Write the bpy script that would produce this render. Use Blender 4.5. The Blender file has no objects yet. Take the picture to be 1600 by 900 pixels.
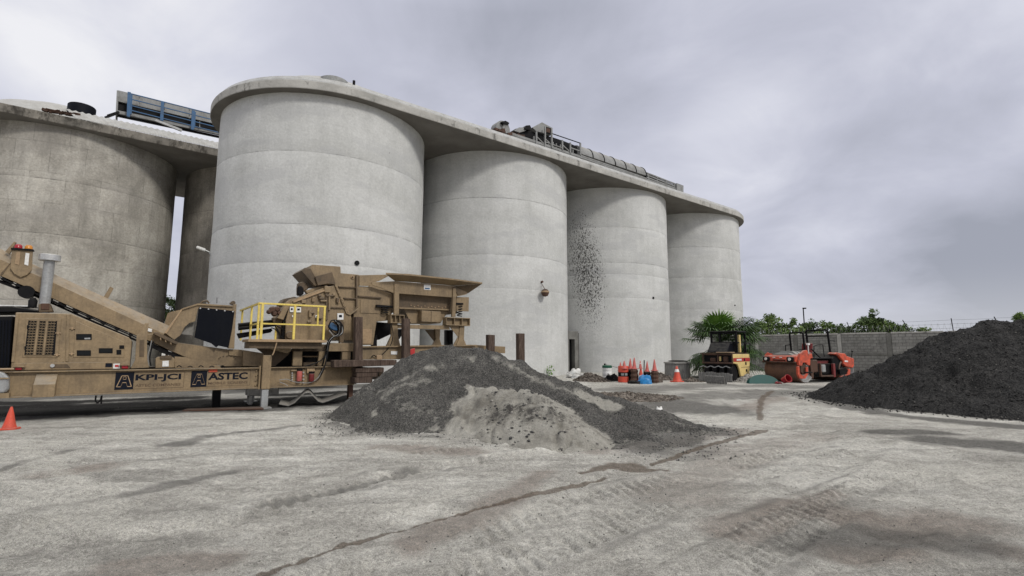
import bpy, bmesh, math, random
import numpy as np
from mathutils import Vector, Matrix
random.seed(7); R = math.radians
SC = bpy.context.scene; COL = SC.collection

# ---------------------------------------------------------------- camera
F = 791.0; PITCH = .1219; ROLL = .0028; EYE = 1.6
fw = np.array([0, math.cos(PITCH), math.sin(PITCH)]); up0 = np.array([0, -math.sin(PITCH), math.cos(PITCH)]); rt0 = np.array([1., 0, 0])
rt = rt0*math.cos(ROLL)+up0*math.sin(ROLL); up = -rt0*math.sin(ROLL)+up0*math.cos(ROLL)
cam_d = bpy.data.cameras.new('camera'); cam = bpy.data.objects.new('camera', cam_d); COL.objects.link(cam)
cam_d.sensor_width = 36; cam_d.lens = F/1600*36; cam_d.clip_end = 3000; cam_d.clip_start = .05
m = Matrix.Identity(4)
for i in range(3):
    m[i][0] = rt[i]; m[i][1] = up[i]; m[i][2] = -fw[i]
m[2][3] = EYE
cam.matrix_world = m; SC.camera = cam
def ray(px, py):
    return fw*F + rt*(px-800) - up*(py-450)
def gp(px, py, z=0.):            # the place on the ground (or at height z) seen at a spot of the photograph
    d = ray(px, py); k = (z-EYE)/d[2]; return np.array([d[0]*k, d[1]*k, z])

# ---------------------------------------------------------------- light
SUN_EL, SUN_AZ = R(38), R(132)      # azimuth clockwise from +Y
sd = np.array([math.sin(SUN_AZ)*math.cos(SUN_EL), math.cos(SUN_AZ)*math.cos(SUN_EL), math.sin(SUN_EL)])
sun_d = bpy.data.lights.new('sun', 'SUN'); sun = bpy.data.objects.new('sun', sun_d); COL.objects.link(sun)
sun_d.energy = 1.5; sun_d.angle = R(11); sun_d.color = (1, .965, .90)
sun.rotation_mode = 'QUATERNION'; sun.rotation_quaternion = Vector(sd).to_track_quat('Z', 'Y')
SC.view_settings.view_transform = 'Standard'; SC.view_settings.look = 'None'
SC.view_settings.exposure = 0.34; SC.view_settings.gamma = 1
W = bpy.data.worlds.new('World'); SC.world = W; W.use_nodes = True
nt = W.node_tree; nt.nodes.clear(); N = nt.nodes.new; L = nt.links.new
def wmath(op, a, b=None, clamp=False):
    n = N('ShaderNodeMath'); n.operation = op; n.use_clamp = clamp
    for i, v in enumerate((a, b)):
        if v is None: continue
        if isinstance(v, (int, float)): n.inputs[i].default_value = v
        else: L(v, n.inputs[i])
    return n.outputs[0]
out = N('ShaderNodeOutputWorld'); bg = N('ShaderNodeBackground'); L(bg.outputs[0], out.inputs[0]); bg.inputs[1].default_value = .1
sky = N('ShaderNodeTexSky'); sky.sky_type = 'NISHITA'; sky.sun_disc = False; sky.sun_elevation = SUN_EL; sky.sun_rotation = SUN_AZ
tc = N('ShaderNodeTexCoord'); sep = N('ShaderNodeSeparateXYZ'); L(tc.outputs['Generated'], sep.inputs[0])
zc = wmath('ADD', wmath('MAXIMUM', sep.outputs[2], 0.), .34)
comb = N('ShaderNodeCombineXYZ'); L(wmath('DIVIDE', sep.outputs[0], zc), comb.inputs[0]); L(wmath('DIVIDE', sep.outputs[1], zc), comb.inputs[1])
def wnoise(scale, detail, rough, off, dist=0.):
    mp = N('ShaderNodeMapping'); mp.inputs['Location'].default_value = off; L(comb.outputs[0], mp.inputs[0])
    n = N('ShaderNodeTexNoise'); n.inputs['Scale'].default_value = scale; n.inputs['Detail'].default_value = detail
    n.inputs['Roughness'].default_value = rough; n.inputs['Distortion'].default_value = dist; L(mp.outputs[0], n.inputs[0]); return n.outputs[0]
n1 = wnoise(.85, 7, .48, (3.3, 1.2, 0), .35); n2 = wnoise(2.6, 7, .55, (7.1, 2.2, 0), .5)
v = wmath('ADD', wmath('MULTIPLY', n1, .68), wmath('MULTIPLY', n2, .32))
def wspot(px, py, width, amp):       # a broad darker or brighter cloud bank lying in one direction of the sky
    d = ray(px, py); d = d/np.linalg.norm(d)
    dp = N('ShaderNodeVectorMath'); dp.operation = 'DOT_PRODUCT'; L(tc.outputs['Generated'], dp.inputs[0]); dp.inputs[1].default_value = tuple(d)
    mr = N('ShaderNodeMapRange'); mr.interpolation_type = 'SMOOTHERSTEP'
    mr.inputs[1].default_value = math.cos(width); mr.inputs[2].default_value = 1.; mr.inputs[3].default_value = 0; mr.inputs[4].default_value = amp
    L(dp.outputs['Value'], mr.inputs[0]); return mr.outputs[0]
for s in (wspot(1480, 330, .36, -.15), wspot(1180, 330, .2, -.04), wspot(100, 60, .45, .05), wspot(560, 60, .22, -.03), wspot(1560, 130, .25, .07), wspot(1180, 215, .16, .07), wspot(900, 130, .22, -.04), wspot(1330, 450, .18, .15)):
    v = wmath('ADD', v, s)
cr = N('ShaderNodeValToRGB'); L(v, cr.inputs[0]); e = cr.color_ramp.elements
e[0].position = .30; e[0].color = (.32, .335, .395, 1); e[1].position = .66; e[1].color = (.79, .79, .82, 1)
x = cr.color_ramp.elements.new(.47); x.color = (.49, .502, .588, 1); x = cr.color_ramp.elements.new(.56); x.color = (.61, .62, .70, 1)
# low sky: smooth band of pale cloud near the horizon
hz = N('ShaderNodeMapRange'); hz.interpolation_type = 'SMOOTHSTEP'; L(sep.outputs[2], hz.inputs[0])
hz.inputs[1].default_value = 0.0; hz.inputs[2].default_value = .14; hz.inputs[3].default_value = .55; hz.inputs[4].default_value = 0
mx = N('ShaderNodeMixRGB'); L(hz.outputs[0], mx.inputs[0]); L(cr.outputs[0], mx.inputs[1]); mx.inputs[2].default_value = (.57, .58, .615, 1)
# overcast sky grows brighter towards the zenith
zen = N('ShaderNodeMapRange'); L(sep.outputs[2], zen.inputs[0]); zen.inputs[1].default_value = .58; zen.inputs[2].default_value = 1; zen.inputs[3].default_value = 8.8; zen.inputs[4].default_value = 23.
zw = N('ShaderNodeMapRange'); L(sep.outputs[2], zw.inputs[0]); zw.inputs[1].default_value = .6; zw.inputs[2].default_value = .85; mz = N('ShaderNodeMixRGB'); L(zw.outputs[0], mz.inputs[0]); L(mx.outputs[0], mz.inputs[1]); mz.inputs[2].default_value = (.655, .642, .615, 1)
vm = N('ShaderNodeVectorMath'); vm.operation = 'SCALE'; L(mz.outputs[0], vm.inputs[0]); L(zen.outputs[0], vm.inputs[3])
mx2 = N('ShaderNodeMixRGB'); mx2.inputs[0].default_value = .97; L(sky.outputs[0], mx2.inputs[1]); L(vm.outputs[0], mx2.inputs[2])
L(mx2.outputs[0], bg.inputs[0])
SC.render.engine = 'CYCLES'

# ---------------------------------------------------------------- materials
class NT:
    def __init__(s, name, rough=.85, metal=0., spec=.3):
        s.m = bpy.data.materials.new(name); s.m.use_nodes = True; s.t = s.m.node_tree; s.b = s.t.nodes['Principled BSDF']
        s.b.inputs['Roughness'].default_value = rough; s.b.inputs['Metallic'].default_value = metal; s.b.inputs['Specular IOR Level'].default_value = spec
        s.tc = s.t.nodes.new('ShaderNodeTexCoord')
    def coord(s, kind='Object', scale=(1, 1, 1), loc=(0, 0, 0)):
        mp = s.t.nodes.new('ShaderNodeMapping'); mp.inputs['Scale'].default_value = scale; mp.inputs['Location'].default_value = loc
        s.t.links.new(s.tc.outputs[kind], mp.inputs[0]); return mp.outputs[0]
    def noise(s, scale, detail=4, rough=.55, co=None, dist=0.):
        n = s.t.nodes.new('ShaderNodeTexNoise'); n.inputs['Scale'].default_value = scale; n.inputs['Detail'].default_value = detail
        n.inputs['Roughness'].default_value = rough; n.inputs['Distortion'].default_value = dist
        s.t.links.new(co if co is not None else s.tc.outputs['Object'], n.inputs[0]); return n.outputs[0]
    def vor(s, scale, co=None, feat='F1', out='Distance'):
        n = s.t.nodes.new('ShaderNodeTexVoronoi'); n.inputs['Scale'].default_value = scale; n.feature = feat
        s.t.links.new(co if co is not None else s.tc.outputs['Object'], n.inputs[0]); return n.outputs[out]
    def ramp(s, v, stops):
        n = s.t.nodes.new('ShaderNodeValToRGB'); s.t.links.new(v, n.inputs[0]); el = n.color_ramp.elements
        while len(el) < len(stops): el.new(.5)
        for q, (p, c) in zip(el, stops):
            q.position = p; q.color = (c, c, c, 1) if isinstance(c, (int, float)) else (*c, 1)
        return n.outputs[0]
    def mix(s, f, a, b, mode='MIX'):
        n = s.t.nodes.new('ShaderNodeMixRGB'); n.blend_type = mode
        for i, q in enumerate((f, a, b)):
            if isinstance(q, (int, float)): n.inputs[i].default_value = q if i == 0 else (q, q, q, 1)
            elif isinstance(q, tuple): n.inputs[i].default_value = (*q, 1)
            else: s.t.links.new(q, n.inputs[i])
        return n.outputs[0]
    def mth(s, op, a, b=0., clamp=False):
        n = s.t.nodes.new('ShaderNodeMath'); n.operation = op; n.use_clamp = clamp
        for i, q in enumerate((a, b)):
            if isinstance(q, (int, float)): n.inputs[i].default_value = q
            else: s.t.links.new(q, n.inputs[i])
        return n.outputs[0]
    def attr(s, name):
        n = s.t.nodes.new('ShaderNodeAttribute'); n.attribute_name = name; return n.outputs['Fac']
    def col(s, c):
        if isinstance(c, tuple): s.b.inputs['Base Color'].default_value = (*c, 1)
        else: s.t.links.new(c, s.b.inputs['Base Color'])
        return s
    def bump(s, h, strength=.5, dist=.02):
        n = s.t.nodes.new('ShaderNodeBump'); n.inputs['Strength'].default_value = strength; n.inputs['Distance'].default_value = dist
        s.t.links.new(h, n.inputs['Height']); s.t.links.new(n.outputs[0], s.b.inputs['Normal']); return s
def worn(name, c, dirt=(.09, .075, .06), amt=.5, rough=.6, scale=2.2, metal=0., spec=.35, bump=.15):
    t = NT(name, rough, metal, spec)
    a = t.ramp(t.noise(scale, 6, .65), [(.44, 0.), (.72, amt)]); b = t.ramp(t.noise(scale*9, 4, .6), [(.3, .82), (.7, 1.08)])
    streak = t.ramp(t.noise(3., 5, .6, t.coord(scale=(6, 6, .6))), [(.5, 0.), (.75, amt*.6)])
    base = t.mix(a, c, dirt); base = t.mix(streak, base, dirt); base = t.mix(1., base, b, 'MULTIPLY')
    chips = t.mth('MULTIPLY', t.ramp(t.noise(scale*11, 6, .8), [(.60, 0.), (.66, .75)]), t.ramp(t.noise(scale*.9, 3, .6), [(.45, 0.), (.6, 1.)])); base = t.mix(t.mth('MULTIPLY', chips, min(1, amt*1.4)), base, tuple(q*.55 for q in dirt))
    ge = t.t.nodes.new('ShaderNodeNewGeometry'); sn = t.t.nodes.new('ShaderNodeSeparateXYZ'); t.t.links.new(ge.outputs['Normal'], sn.inputs[0])
    dz = t.mth('MULTIPLY', t.ramp(sn.outputs[2], [(.35, 0.), (.9, 1.)]), t.ramp(t.noise(scale*2.5, 5, .7), [(.35, .15), (.6, .75)])); base = t.mix(t.mth('MULTIPLY', dz, .28 if max(c) < .12 else .9), base, (.27, .25, .215))
    t.col(base); t.bump(t.noise(scale*14, 3), bump, .01); return t.m
M = {}
M['tan'] = worn('tan_paint', (.255, .185, .105), (.10, .074, .047), .65, .5)
M['tan_dark'] = worn('tan_paint_grimy', (.12, .083, .048), (.035, .027, .018), .8, .6)
M['tan_pale'] = worn('tan_paint_sunlit_dusty', (.34, .235, .135), (.19, .135, .085), .5, .6)
M['black'] = worn('black_steel', (.007, .007, .008), (.02, .018, .016), .4, .5, spec=.1)
M['rubber'] = worn('black_rubber', (.010, .010, .011), (.035, .032, .03), .4, .75, spec=.1)
M['curtain'] = worn('rubber_curtain', (.0035, .0045, .008), (.009, .010, .012), .4, .6, spec=.08)
M['yellow'] = worn('yellow_paint', (.72, .56, .13), (.35, .25, .08), .4, .5)
M['steel'] = worn('galvanised_steel', (.36, .37, .37), (.17, .15, .13), .5, .42, 3., .35)
M['chrome'] = worn('cap_steel', (.5, .5, .49), (.22, .2, .18), .4, .35, 3., .5)
M['red_lens'] = worn('red_lens', (.32, .015, .025), (.2, .01, .02), .2, .25)
M['amber_lens'] = worn('amber_lens', (.50, .20, .03), (.3, .1, .02), .2, .25)
M['white'] = worn('white_paint', (.72, .72, .70), (.38, .36, .33), .45, .6)
M['dark_print'] = worn('dark_print', (.007, .009, .016), (.016, .016, .02), .3, .45, spec=.1)
M['brown_print'] = worn('brown_print', (.10, .062, .035), (.07, .045, .03), .3, .5)
M['orange'] = worn('orange_paint', (.58, .085, .04), (.10, .045, .035), .8, .6, 4.)
M['orange_plastic'] = worn('orange_plastic', (.60, .075, .04), (.28, .07, .05), .6, .55, 5.)
M['pink_plastic'] = worn('faded_cone_plastic', (.52, .13, .11), (.30, .10, .085), .6, .6, 5.)
M['cream'] = worn('cream_yellow_paint', (.72, .55, .22), (.35, .25, .12), .45, .55)
M['red_stripe'] = worn('red_stripe', (.45, .03, .03), (.15, .04, .03), .4, .5)
M['maroon'] = worn('maroon_seat', (.17, .022, .022), (.06, .03, .03), .5, .6)
M['rust'] = worn('rusty_steel', (.085, .045, .03), (.035, .024, .018), .8, .85)
M['drum'] = worn('roller_drum_steel', (.14, .075, .05), (.05, .035, .03), .8, .55, 3.)
M['grey_steel'] = worn('grey_steel', (.25, .255, .25), (.10, .09, .08), .6, .6)
M['blue'] = worn('blue_paint', (.025, .095, .21), (.04, .05, .065), .6, .55)
M['blue_sheet'] = worn('blue_plastic', (.02, .21, .50), (.05, .12, .2), .4, .4, 3.)
M['teal'] = worn('dark_green_plastic', (.008, .075, .065), (.03, .05, .045), .4, .45)
M['green'] = worn('green_lid', (.01, .09, .05), (.03, .05, .04), .4, .5)
M['belt'] = worn('old_belt', (.23, .22, .20), (.10, .095, .09), .6, .8)
M['zinc'] = worn('white_roof_sheet', (.40, .405, .40), (.20, .195, .185), .7, .55)
M['glass'] = worn('dark_glass', (.006, .007, .008), (.015, .015, .015), .3, .3, 2., 0, .2)
t = NT('weathered_wood', .9); co = t.coord(scale=(9, 9, 1.2))
t.col(t.ramp(t.noise(3., 6, .7, co), [(.3, (.025, .017, .013)), (.55, (.085, .058, .044)), (.8, (.17, .13, .105))])); t.bump(t.noise(4., 5, .7, co), .8, .03); M['wood'] = t.m
t = NT('grey_wood', .9); co = t.coord(scale=(14, 14, 1.5))
t.col(t.ramp(t.noise(2.5, 6, .7, co), [(.3, (.08, .078, .072)), (.55, (.22, .215, .20)), (.8, (.36, .35, .33))])); t.bump(t.noise(4., 5, .7, co), .7, .02); M['grey_wood'] = t.m

def concrete(name, lo, mid, hi, joints, panels=0., splat=None, seed=0., dirt_shade=.0):
    """cast concrete; the UV map holds metres round the drum and metres up"""
    t = NT(name, .93, 0, .2); uv = t.coord('UV', loc=(seed, seed*.37, 0))
    n1 = t.noise(.35, 6, .62, uv, .4); n2 = t.noise(2.3, 6, .65, uv); n3 = t.noise(.8, 5, .6, t.coord('UV', (2.6, .22, 1), (seed*2, 3, 0)))
    base = t.ramp(n1, [(.32, lo), (.5, mid), (.68, hi)])
    kk = 1. if panels else .5
    n5 = t.noise(9., 5, .7, uv)
    base = t.mix(.40*kk, base, t.ramp(n2, [(.3, .35), (.5, .5), (.7, .65)]), 'OVERLAY')
    base = t.mix(.30*kk, base, t.ramp(n3, [(.32, .30), (.5, .5), (.7, .66)]), 'OVERLAY')
    base = t.mix(.45*kk, base, t.ramp(n5, [(.3, .25), (.5, .5), (.7, .75)]), 'OVERLAY')
    patch = t.ramp(t.noise(.55, 3, .5, t.coord('UV', (.5, 1.6, 1), (seed+7, 2, 0))), [(.54, 0.), (.60, .35)]); base = t.mix(patch, base, tuple(c*.80 for c in mid[:2])+(mid[2]*.83,))
    sp = t.t.nodes.new('ShaderNodeSeparateXYZ'); t.t.links.new(t.tc.outputs['UV'], sp.inputs[0]); zz = sp.outputs[1]
    # old streaks of washed dirt and faint lifts of the pour
    wob = t.mth('MULTIPLY', t.mth('SUBTRACT', t.noise(.5, 5, .6, uv), .5), .5); zw = t.mth('ADD', zz, wob)
    fine = t.noise(1.3, 5, .7, t.coord('UV', (1, .6, 1), (seed, 9, 0)))
    for jz, st in joints:
        d = t.mth('ABSOLUTE', t.mth('SUBTRACT', t.mth('ADD', zz, t.mth('MULTIPLY', wob, .12)), jz))
        line = t.mth('MULTIPLY', t.ramp(d, [(0, 1.), (.035, 0.)]), t.ramp(fine, [(.42, .12), (.58, 1.)]))
        base = t.mix(t.mth('MULTIPLY', line, st), base, (.06, .06, .055))
        band = t.mth('MULTIPLY', t.ramp(t.mth('ABSOLUTE', t.mth('SUBTRACT', zw, jz+.45)), [(0, 1.), (.55, 0.)]), t.ramp(n2, [(.42, 0.), (.6, 1.)]))
        base = t.mix(t.mth('MULTIPLY', band, .22*st), base, tuple(c*.62 for c in mid))
    h = t.noise(7., 6, .65, uv)
    if panels:
        bt = t.t.nodes.new('ShaderNodeTexBrick'); bt.offset = .5; bt.inputs['Scale'].default_value = 1; bt.inputs['Mortar Size'].default_value = .03
        bt.inputs['Mortar Smooth'].default_value = .6; bt.inputs['Brick Width'].default_value = 1.55; bt.inputs['Row Height'].default_value = 1.72
        bt.inputs['Color1'].default_value = (.42, .42, .42, 1); bt.inputs['Color2'].default_value = (.60, .60, .60, 1); bt.inputs['Mortar'].default_value = (.2, .2, .2, 1)
        wv = t.t.nodes.new('ShaderNodeVectorMath'); wv.operation = 'ADD'; t.t.links.new(uv, wv.inputs[0])
        nv = t.t.nodes.new('ShaderNodeTexNoise'); nv.inputs['Scale'].default_value = 1.2; t.t.links.new(uv, nv.inputs[0])
        sv = t.t.nodes.new('ShaderNodeVectorMath'); sv.operation = 'SCALE'; sv.inputs[3].default_value = .09; t.t.links.new(nv.outputs[1], sv.inputs[0])
        t.t.links.new(sv.outputs[0], wv.inputs[1]); t.t.links.new(wv.outputs[0], bt.inputs[0])
        brk = t.ramp(t.noise(.9, 5, .7, uv), [(.4, .1), (.6, 1.)])
        base = t.mix(t.mth('MULTIPLY', brk, panels), base, bt.outputs['Color'], 'OVERLAY')
    if dirt_shade:
        g = t.ramp(t.noise(.55, 6, .7, t.coord('UV', (1.5, .45, 1), (seed+4, 1, 0))), [(.45, 0.), (.66, dirt_shade)]); base = t.mix(g, base, tuple(c*.42 for c in lo))
    pits = t.ramp(t.vor(1.15, t.coord('UV', (1, .8, 1), (seed+2.3, 5, 0))), [(.0, 1.), (.05, 0.)])
    pits = t.mth('MULTIPLY', pits, t.ramp(t.noise(.8, 2, .5, uv), [(.5, 0.), (.56, 1.)]))
    base = t.mix(t.mth('MULTIPLY', pits, .75), base, (.05, .05, .045))
    if splat:
        us, zs, wu, wz = splat
        su = t.mth('DIVIDE', t.mth('SUBTRACT', t.mth('ADD', sp.outputs[0], t.mth('MULTIPLY', t.mth('SUBTRACT', zz, zs), .10)), us), wu); sz = t.mth('DIVIDE', t.mth('SUBTRACT', zz, zs), wz)
        g = t.mth('ADD', t.mth('MULTIPLY', su, su), t.mth('MULTIPLY', sz, sz)); g = t.ramp(g, [(0, 1.), (.35, .62), (1., 0.)])
        for sc, off, th in (((5.2, 2.0), 1.7, .27), ((9.0, 3.4), 4.1, .36), ((16, 8), 8.3, .46), ((24, 14), 2.3, .40)):
            vv = t.mth('ADD', t.vor(1., t.coord('UV', (sc[0], sc[1], 1), (off, off*2, 0)), 'F1'), t.mth('MULTIPLY', t.mth('SUBTRACT', t.noise(6, 3, .6, uv), .5), .35))
            msk = t.mth('LESS_THAN', vv, t.mth('MULTIPLY', g, th)); base = t.mix(t.mth('MULTIPLY', msk, .78), base, (.035, .033, .03))
    t.col(base); t.bump(t.mth('ADD', h, t.mth('MULTIPLY', n2, .8)), .4, .04); return t.m

t = NT('slab_concrete', .93, 0, .2)
b = t.ramp(t.noise(.9, 6, .7), [(.3, (.26, .255, .235)), (.55, (.38, .37, .345)), (.8, (.46, .45, .42))])
st = t.ramp(t.noise(1.1, 7, .75, t.coord(scale=(1.7, 1.7, .9))), [(.54, 0.), (.66, .8)]); b = t.mix(st, b, (.075, .072, .064))
t.col(b); t.bump(t.noise(9, 5, .6), .6, .04); M['slab'] = t.m
t = NT('slab_concrete_dirty', .93, 0, .2)
b = t.ramp(t.noise(.9, 6, .7), [(.3, (.09, .085, .075)), (.55, (.19, .175, .15)), (.8, (.28, .26, .23))])
st = t.ramp(t.noise(1.1, 7, .75, t.coord(scale=(1.7, 1.7, .9))), [(.45, 0.), (.60, .9)]); b = t.mix(st, b, (.04, .036, .03))
t.col(b); t.bump(t.noise(9, 5, .6), .6, .04); M['slab_old'] = t.m

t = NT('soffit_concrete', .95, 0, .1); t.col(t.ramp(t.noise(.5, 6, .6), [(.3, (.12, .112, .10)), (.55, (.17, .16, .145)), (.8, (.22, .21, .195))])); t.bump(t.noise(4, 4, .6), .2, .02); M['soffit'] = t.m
def ground_mat():
    t = NT('yard_dust', .96, 0, .15)
    n1 = t.noise(.33, 6, .62, None, .5); n2 = t.noise(1.9, 6, .68); n3 = t.noise(24, 5, .72); n4 = t.noise(85, 4, .78)
    lo, mid, hi = (.27, .26, .235), (.385, .373, .340), (.51, .498, .46)
    n5 = t.noise(160, 3, .8); n6 = t.noise(6.5, 6, .75); base = t.ramp(t.mth('ADD', t.mth('MULTIPLY', n1, .55), t.mth('MULTIPLY', n2, .45)), [(.36, lo), (.49, mid), (.62, hi)])
    drag = t.noise(1.1, 7, .68, t.coord(scale=(.75, .75, 1))); mpn = t.t.nodes.new('ShaderNodeMapping'); mpn.inputs['Rotation'].default_value = (0, 0, R(-52)); mpn.inputs['Scale'].default_value = (.28, 2.6, 1); t.t.links.new(t.tc.outputs['Object'], mpn.inputs[0])
    streak = t.noise(1.25, 7, .66, mpn.outputs[0], .25); base = t.mix(.55, base, t.ramp(streak, [(.34, .30), (.5, .5), (.66, .70)]), 'OVERLAY')
    ed = t.mth('MULTIPLY', t.mth('SUBTRACT', t.mth('ADD', t.mth('MULTIPLY', n3, .8), t.mth('ADD', t.mth('MULTIPLY', n2, .7), t.mth('MULTIPLY', n4, .5))), 1.), 1.5)
    def soft(a, s=.25): return t.ramp(t.mth('ADD', t.attr(a), t.mth('MULTIPLY', ed, s*1.5)), [(.2, 0.), (.8, 1.)])
    base = t.mix(t.mth('MULTIPLY', soft('red', .45), .75), base, t.mix(n3, (.13, .10, .083), (.24, .20, .17)))
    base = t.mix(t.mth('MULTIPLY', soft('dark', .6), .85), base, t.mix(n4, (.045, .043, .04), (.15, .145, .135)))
    base = t.mix(t.mth('MULTIPLY', soft('light', .6), .5), base, (.50, .485, .44))
    base = t.mix(t.mth('MULTIPLY', soft('wet', .35), .72), base, t.mix(n3, (.06, .043, .03), (.13, .095, .068)))
    base = t.mix(t.mth('MULTIPLY', soft('dirt_shade', .35), .95), base, t.mix(n4, (.006, .006, .006), (.03, .028, .026)))
    base = t.mix(.30, base, t.ramp(n6, [(.34, .25), (.5, .5), (.66, .75)]), 'OVERLAY')
    base = t.mix(.50, base, t.ramp(n3, [(.34, .25), (.5, .5), (.66, .75)]), 'OVERLAY')
    base = t.mix(.55, base, t.ramp(n4, [(.36, .2), (.5, .5), (.64, .8)]), 'OVERLAY')
    base = t.mix(.60, base, t.ramp(n5, [(.36, .15), (.5, .5), (.64, .85)]), 'OVERLAY')
    t.col(base); t.bump(t.mth('ADD', n3, t.mth('MULTIPLY', n4, .6)), 1., .035); return t.m
M['ground'] = ground_mat()
def gravel_mat(name, lo, mid, hi, sc=28., spark=.0, light=None):
    t = NT(name, .9, 0, .3); v = t.vor(sc, None, 'F1', 'Color'); sp = t.t.nodes.new('ShaderNodeSeparateXYZ'); t.t.links.new(v, sp.inputs[0])
    base = t.ramp(t.mth('ADD', t.mth('MULTIPLY', sp.outputs[0], .55), t.mth('MULTIPLY', t.noise(1.6, 6, .7), .75)), [(.36, lo), (.62, mid), (.95, hi)])
    if light is not None:
        e = t.mth('MULTIPLY', t.mth('SUBTRACT', t.noise(5, 6, .75), .5), .9)
        base = t.mix(t.ramp(t.mth('ADD', t.attr('light'), e), [(.38, 0.), (.62, 1.)]), base, t.mix(t.noise(30, 4, .7), tuple(c*.55 for c in light), light))
    t.col(base); t.bump(t.mth('ADD', t.vor(sc), t.noise(sc*.3, 5, .7)), .9, .03); return t.m
M['gravel'] = gravel_mat('grey_gravel', (.024, .0235, .0225), (.060, .058, .054), (.15, .143, .13), 60, 0, (.40, .385, .34))
M['coal'] = gravel_mat('black_asphalt_millings', (.004, .004, .0042), (.011, .0108, .0108), (.042, .040, .038), 40)
M['rubble'] = gravel_mat('brown_rubble', (.035, .028, .022), (.085, .07, .058), (.19, .165, .14), 16)
M['stone_dark'] = worn('dark_stone', (.05, .05, .05), (.02, .02, .02), .5, .85, 5)
M['stone_pale'] = worn('pale_stone', (.24, .23, .21), (.11, .10, .09), .5, .9, 5)
t = NT('sand_dust', .97, 0, .1)
b = t.ramp(t.noise(1.4, 6, .7), [(.34, (.16, .15, .13)), (.55, (.28, .27, .24)), (.75, (.38, .37, .335))]); b = t.mix(.5, b, t.ramp(t.noise(45, 4, .7), [(.3, .25), (.7, .75)]), 'OVERLAY')
b = t.mix(t.ramp(t.mth('ADD', t.attr('dark'), t.mth('MULTIPLY', t.mth('SUBTRACT', t.noise(4.5, 6, .75), .5), 1.1)), [(.48, 0.), (.62, .92)]), b, (.05, .047, .044))
t.col(b); t.bump(t.noise(22, 6, .75), .9, .04); M['sand'] = t.m
def leaf_mat(name, a, b2):
    t = NT(name, .6, 0, .3); t.b.inputs['Transmission Weight'].default_value = 0
    oi = t.t.nodes.new('ShaderNodeObjectInfo'); g = t.noise(1.6, 4, .6); t.col(t.mix(t.ramp(g, [(.35, 0.), (.65, 1.)]), a, b2)); return t.m
M['leaf'] = leaf_mat('tree_leaves', (.045, .085, .022), (.17, .24, .065))
M['leaf_dark'] = leaf_mat('tree_leaves_dark', (.03, .055, .018), (.10, .15, .045))
M['palm'] = leaf_mat('palm_leaves', (.018, .04, .014), (.07, .13, .03)); M['palm_lit'] = leaf_mat('lit_young_palm_leaves', (.07, .16, .02), (.16, .29, .04))  # young fronds: light from above painted in as a brighter green
M['palm_dry'] = leaf_mat('dry_palm_leaves', (.12, .10, .06), (.22, .19, .12))
M['bark'] = worn('bark', (.10, .08, .06), (.04, .03, .025), .6, .9, 4)
def block_mat():
    t = NT('concrete_block', .93, 0, .2); oi = t.t.nodes.new('ShaderNodeObjectInfo')
    b = t.ramp(t.noise(2.1, 6, .7, t.tc.outputs['Object']), [(.3, (.15, .147, .136)), (.55, (.26, .255, .238)), (.8, (.36, .355, .33))])
    b = t.mix(.5, b, t.ramp(oi.outputs['Random'], [(0, .32), (1., .66)]), 'OVERLAY'); t.col(b); t.bump(t.noise(30, 4, .7), .5, .01); return t.m
M['block'] = block_mat()
t = NT('wall_mortar', .95, 0, .2); t.col(t.ramp(t.noise(1.4, 6, .7), [(.3, (.08, .078, .07)), (.55, (.15, .147, .135)), (.8, (.24, .235, .22))])); t.bump(t.noise(20, 5, .7), .5, .02); M['mortar'] = t.m

# ---------------------------------------------------------------- object helpers
def tag(o, label=None, cat=None, group=None, kind=None):
    if label: o['label'] = label
    if cat: o['category'] = cat
    if group: o['group'] = group
    if kind: o['kind'] = kind
    return o
def empty(name, loc=(0, 0, 0), rz=0., label=None, cat=None, group=None):
    o = bpy.data.objects.new(name, None); COL.objects.link(o); o.location = loc; o.rotation_euler = (0, 0, rz); o.empty_display_size = .2
    return tag(o, label, cat, group)
KIDS = {}
def link(name, me, parent=None, mat=None):
    o = bpy.data.objects.new(name, me); COL.objects.link(o)
    if parent is not None: o.parent = parent; KIDS.setdefault(parent.name, []).append(o)
    return o
def copy_tree(o, loc=None, rz=None, label=None, parent=None):
    c = o.copy(); COL.objects.link(c); c.parent = parent
    if parent is not None: KIDS.setdefault(parent.name, []).append(c)
    if loc is not None: c.location = loc
    if rz is not None: c.rotation_euler[2] = rz
    if label: c['label'] = label
    for ch in KIDS.get(o.name, []): copy_tree(ch, parent=c)
    return c
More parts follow.
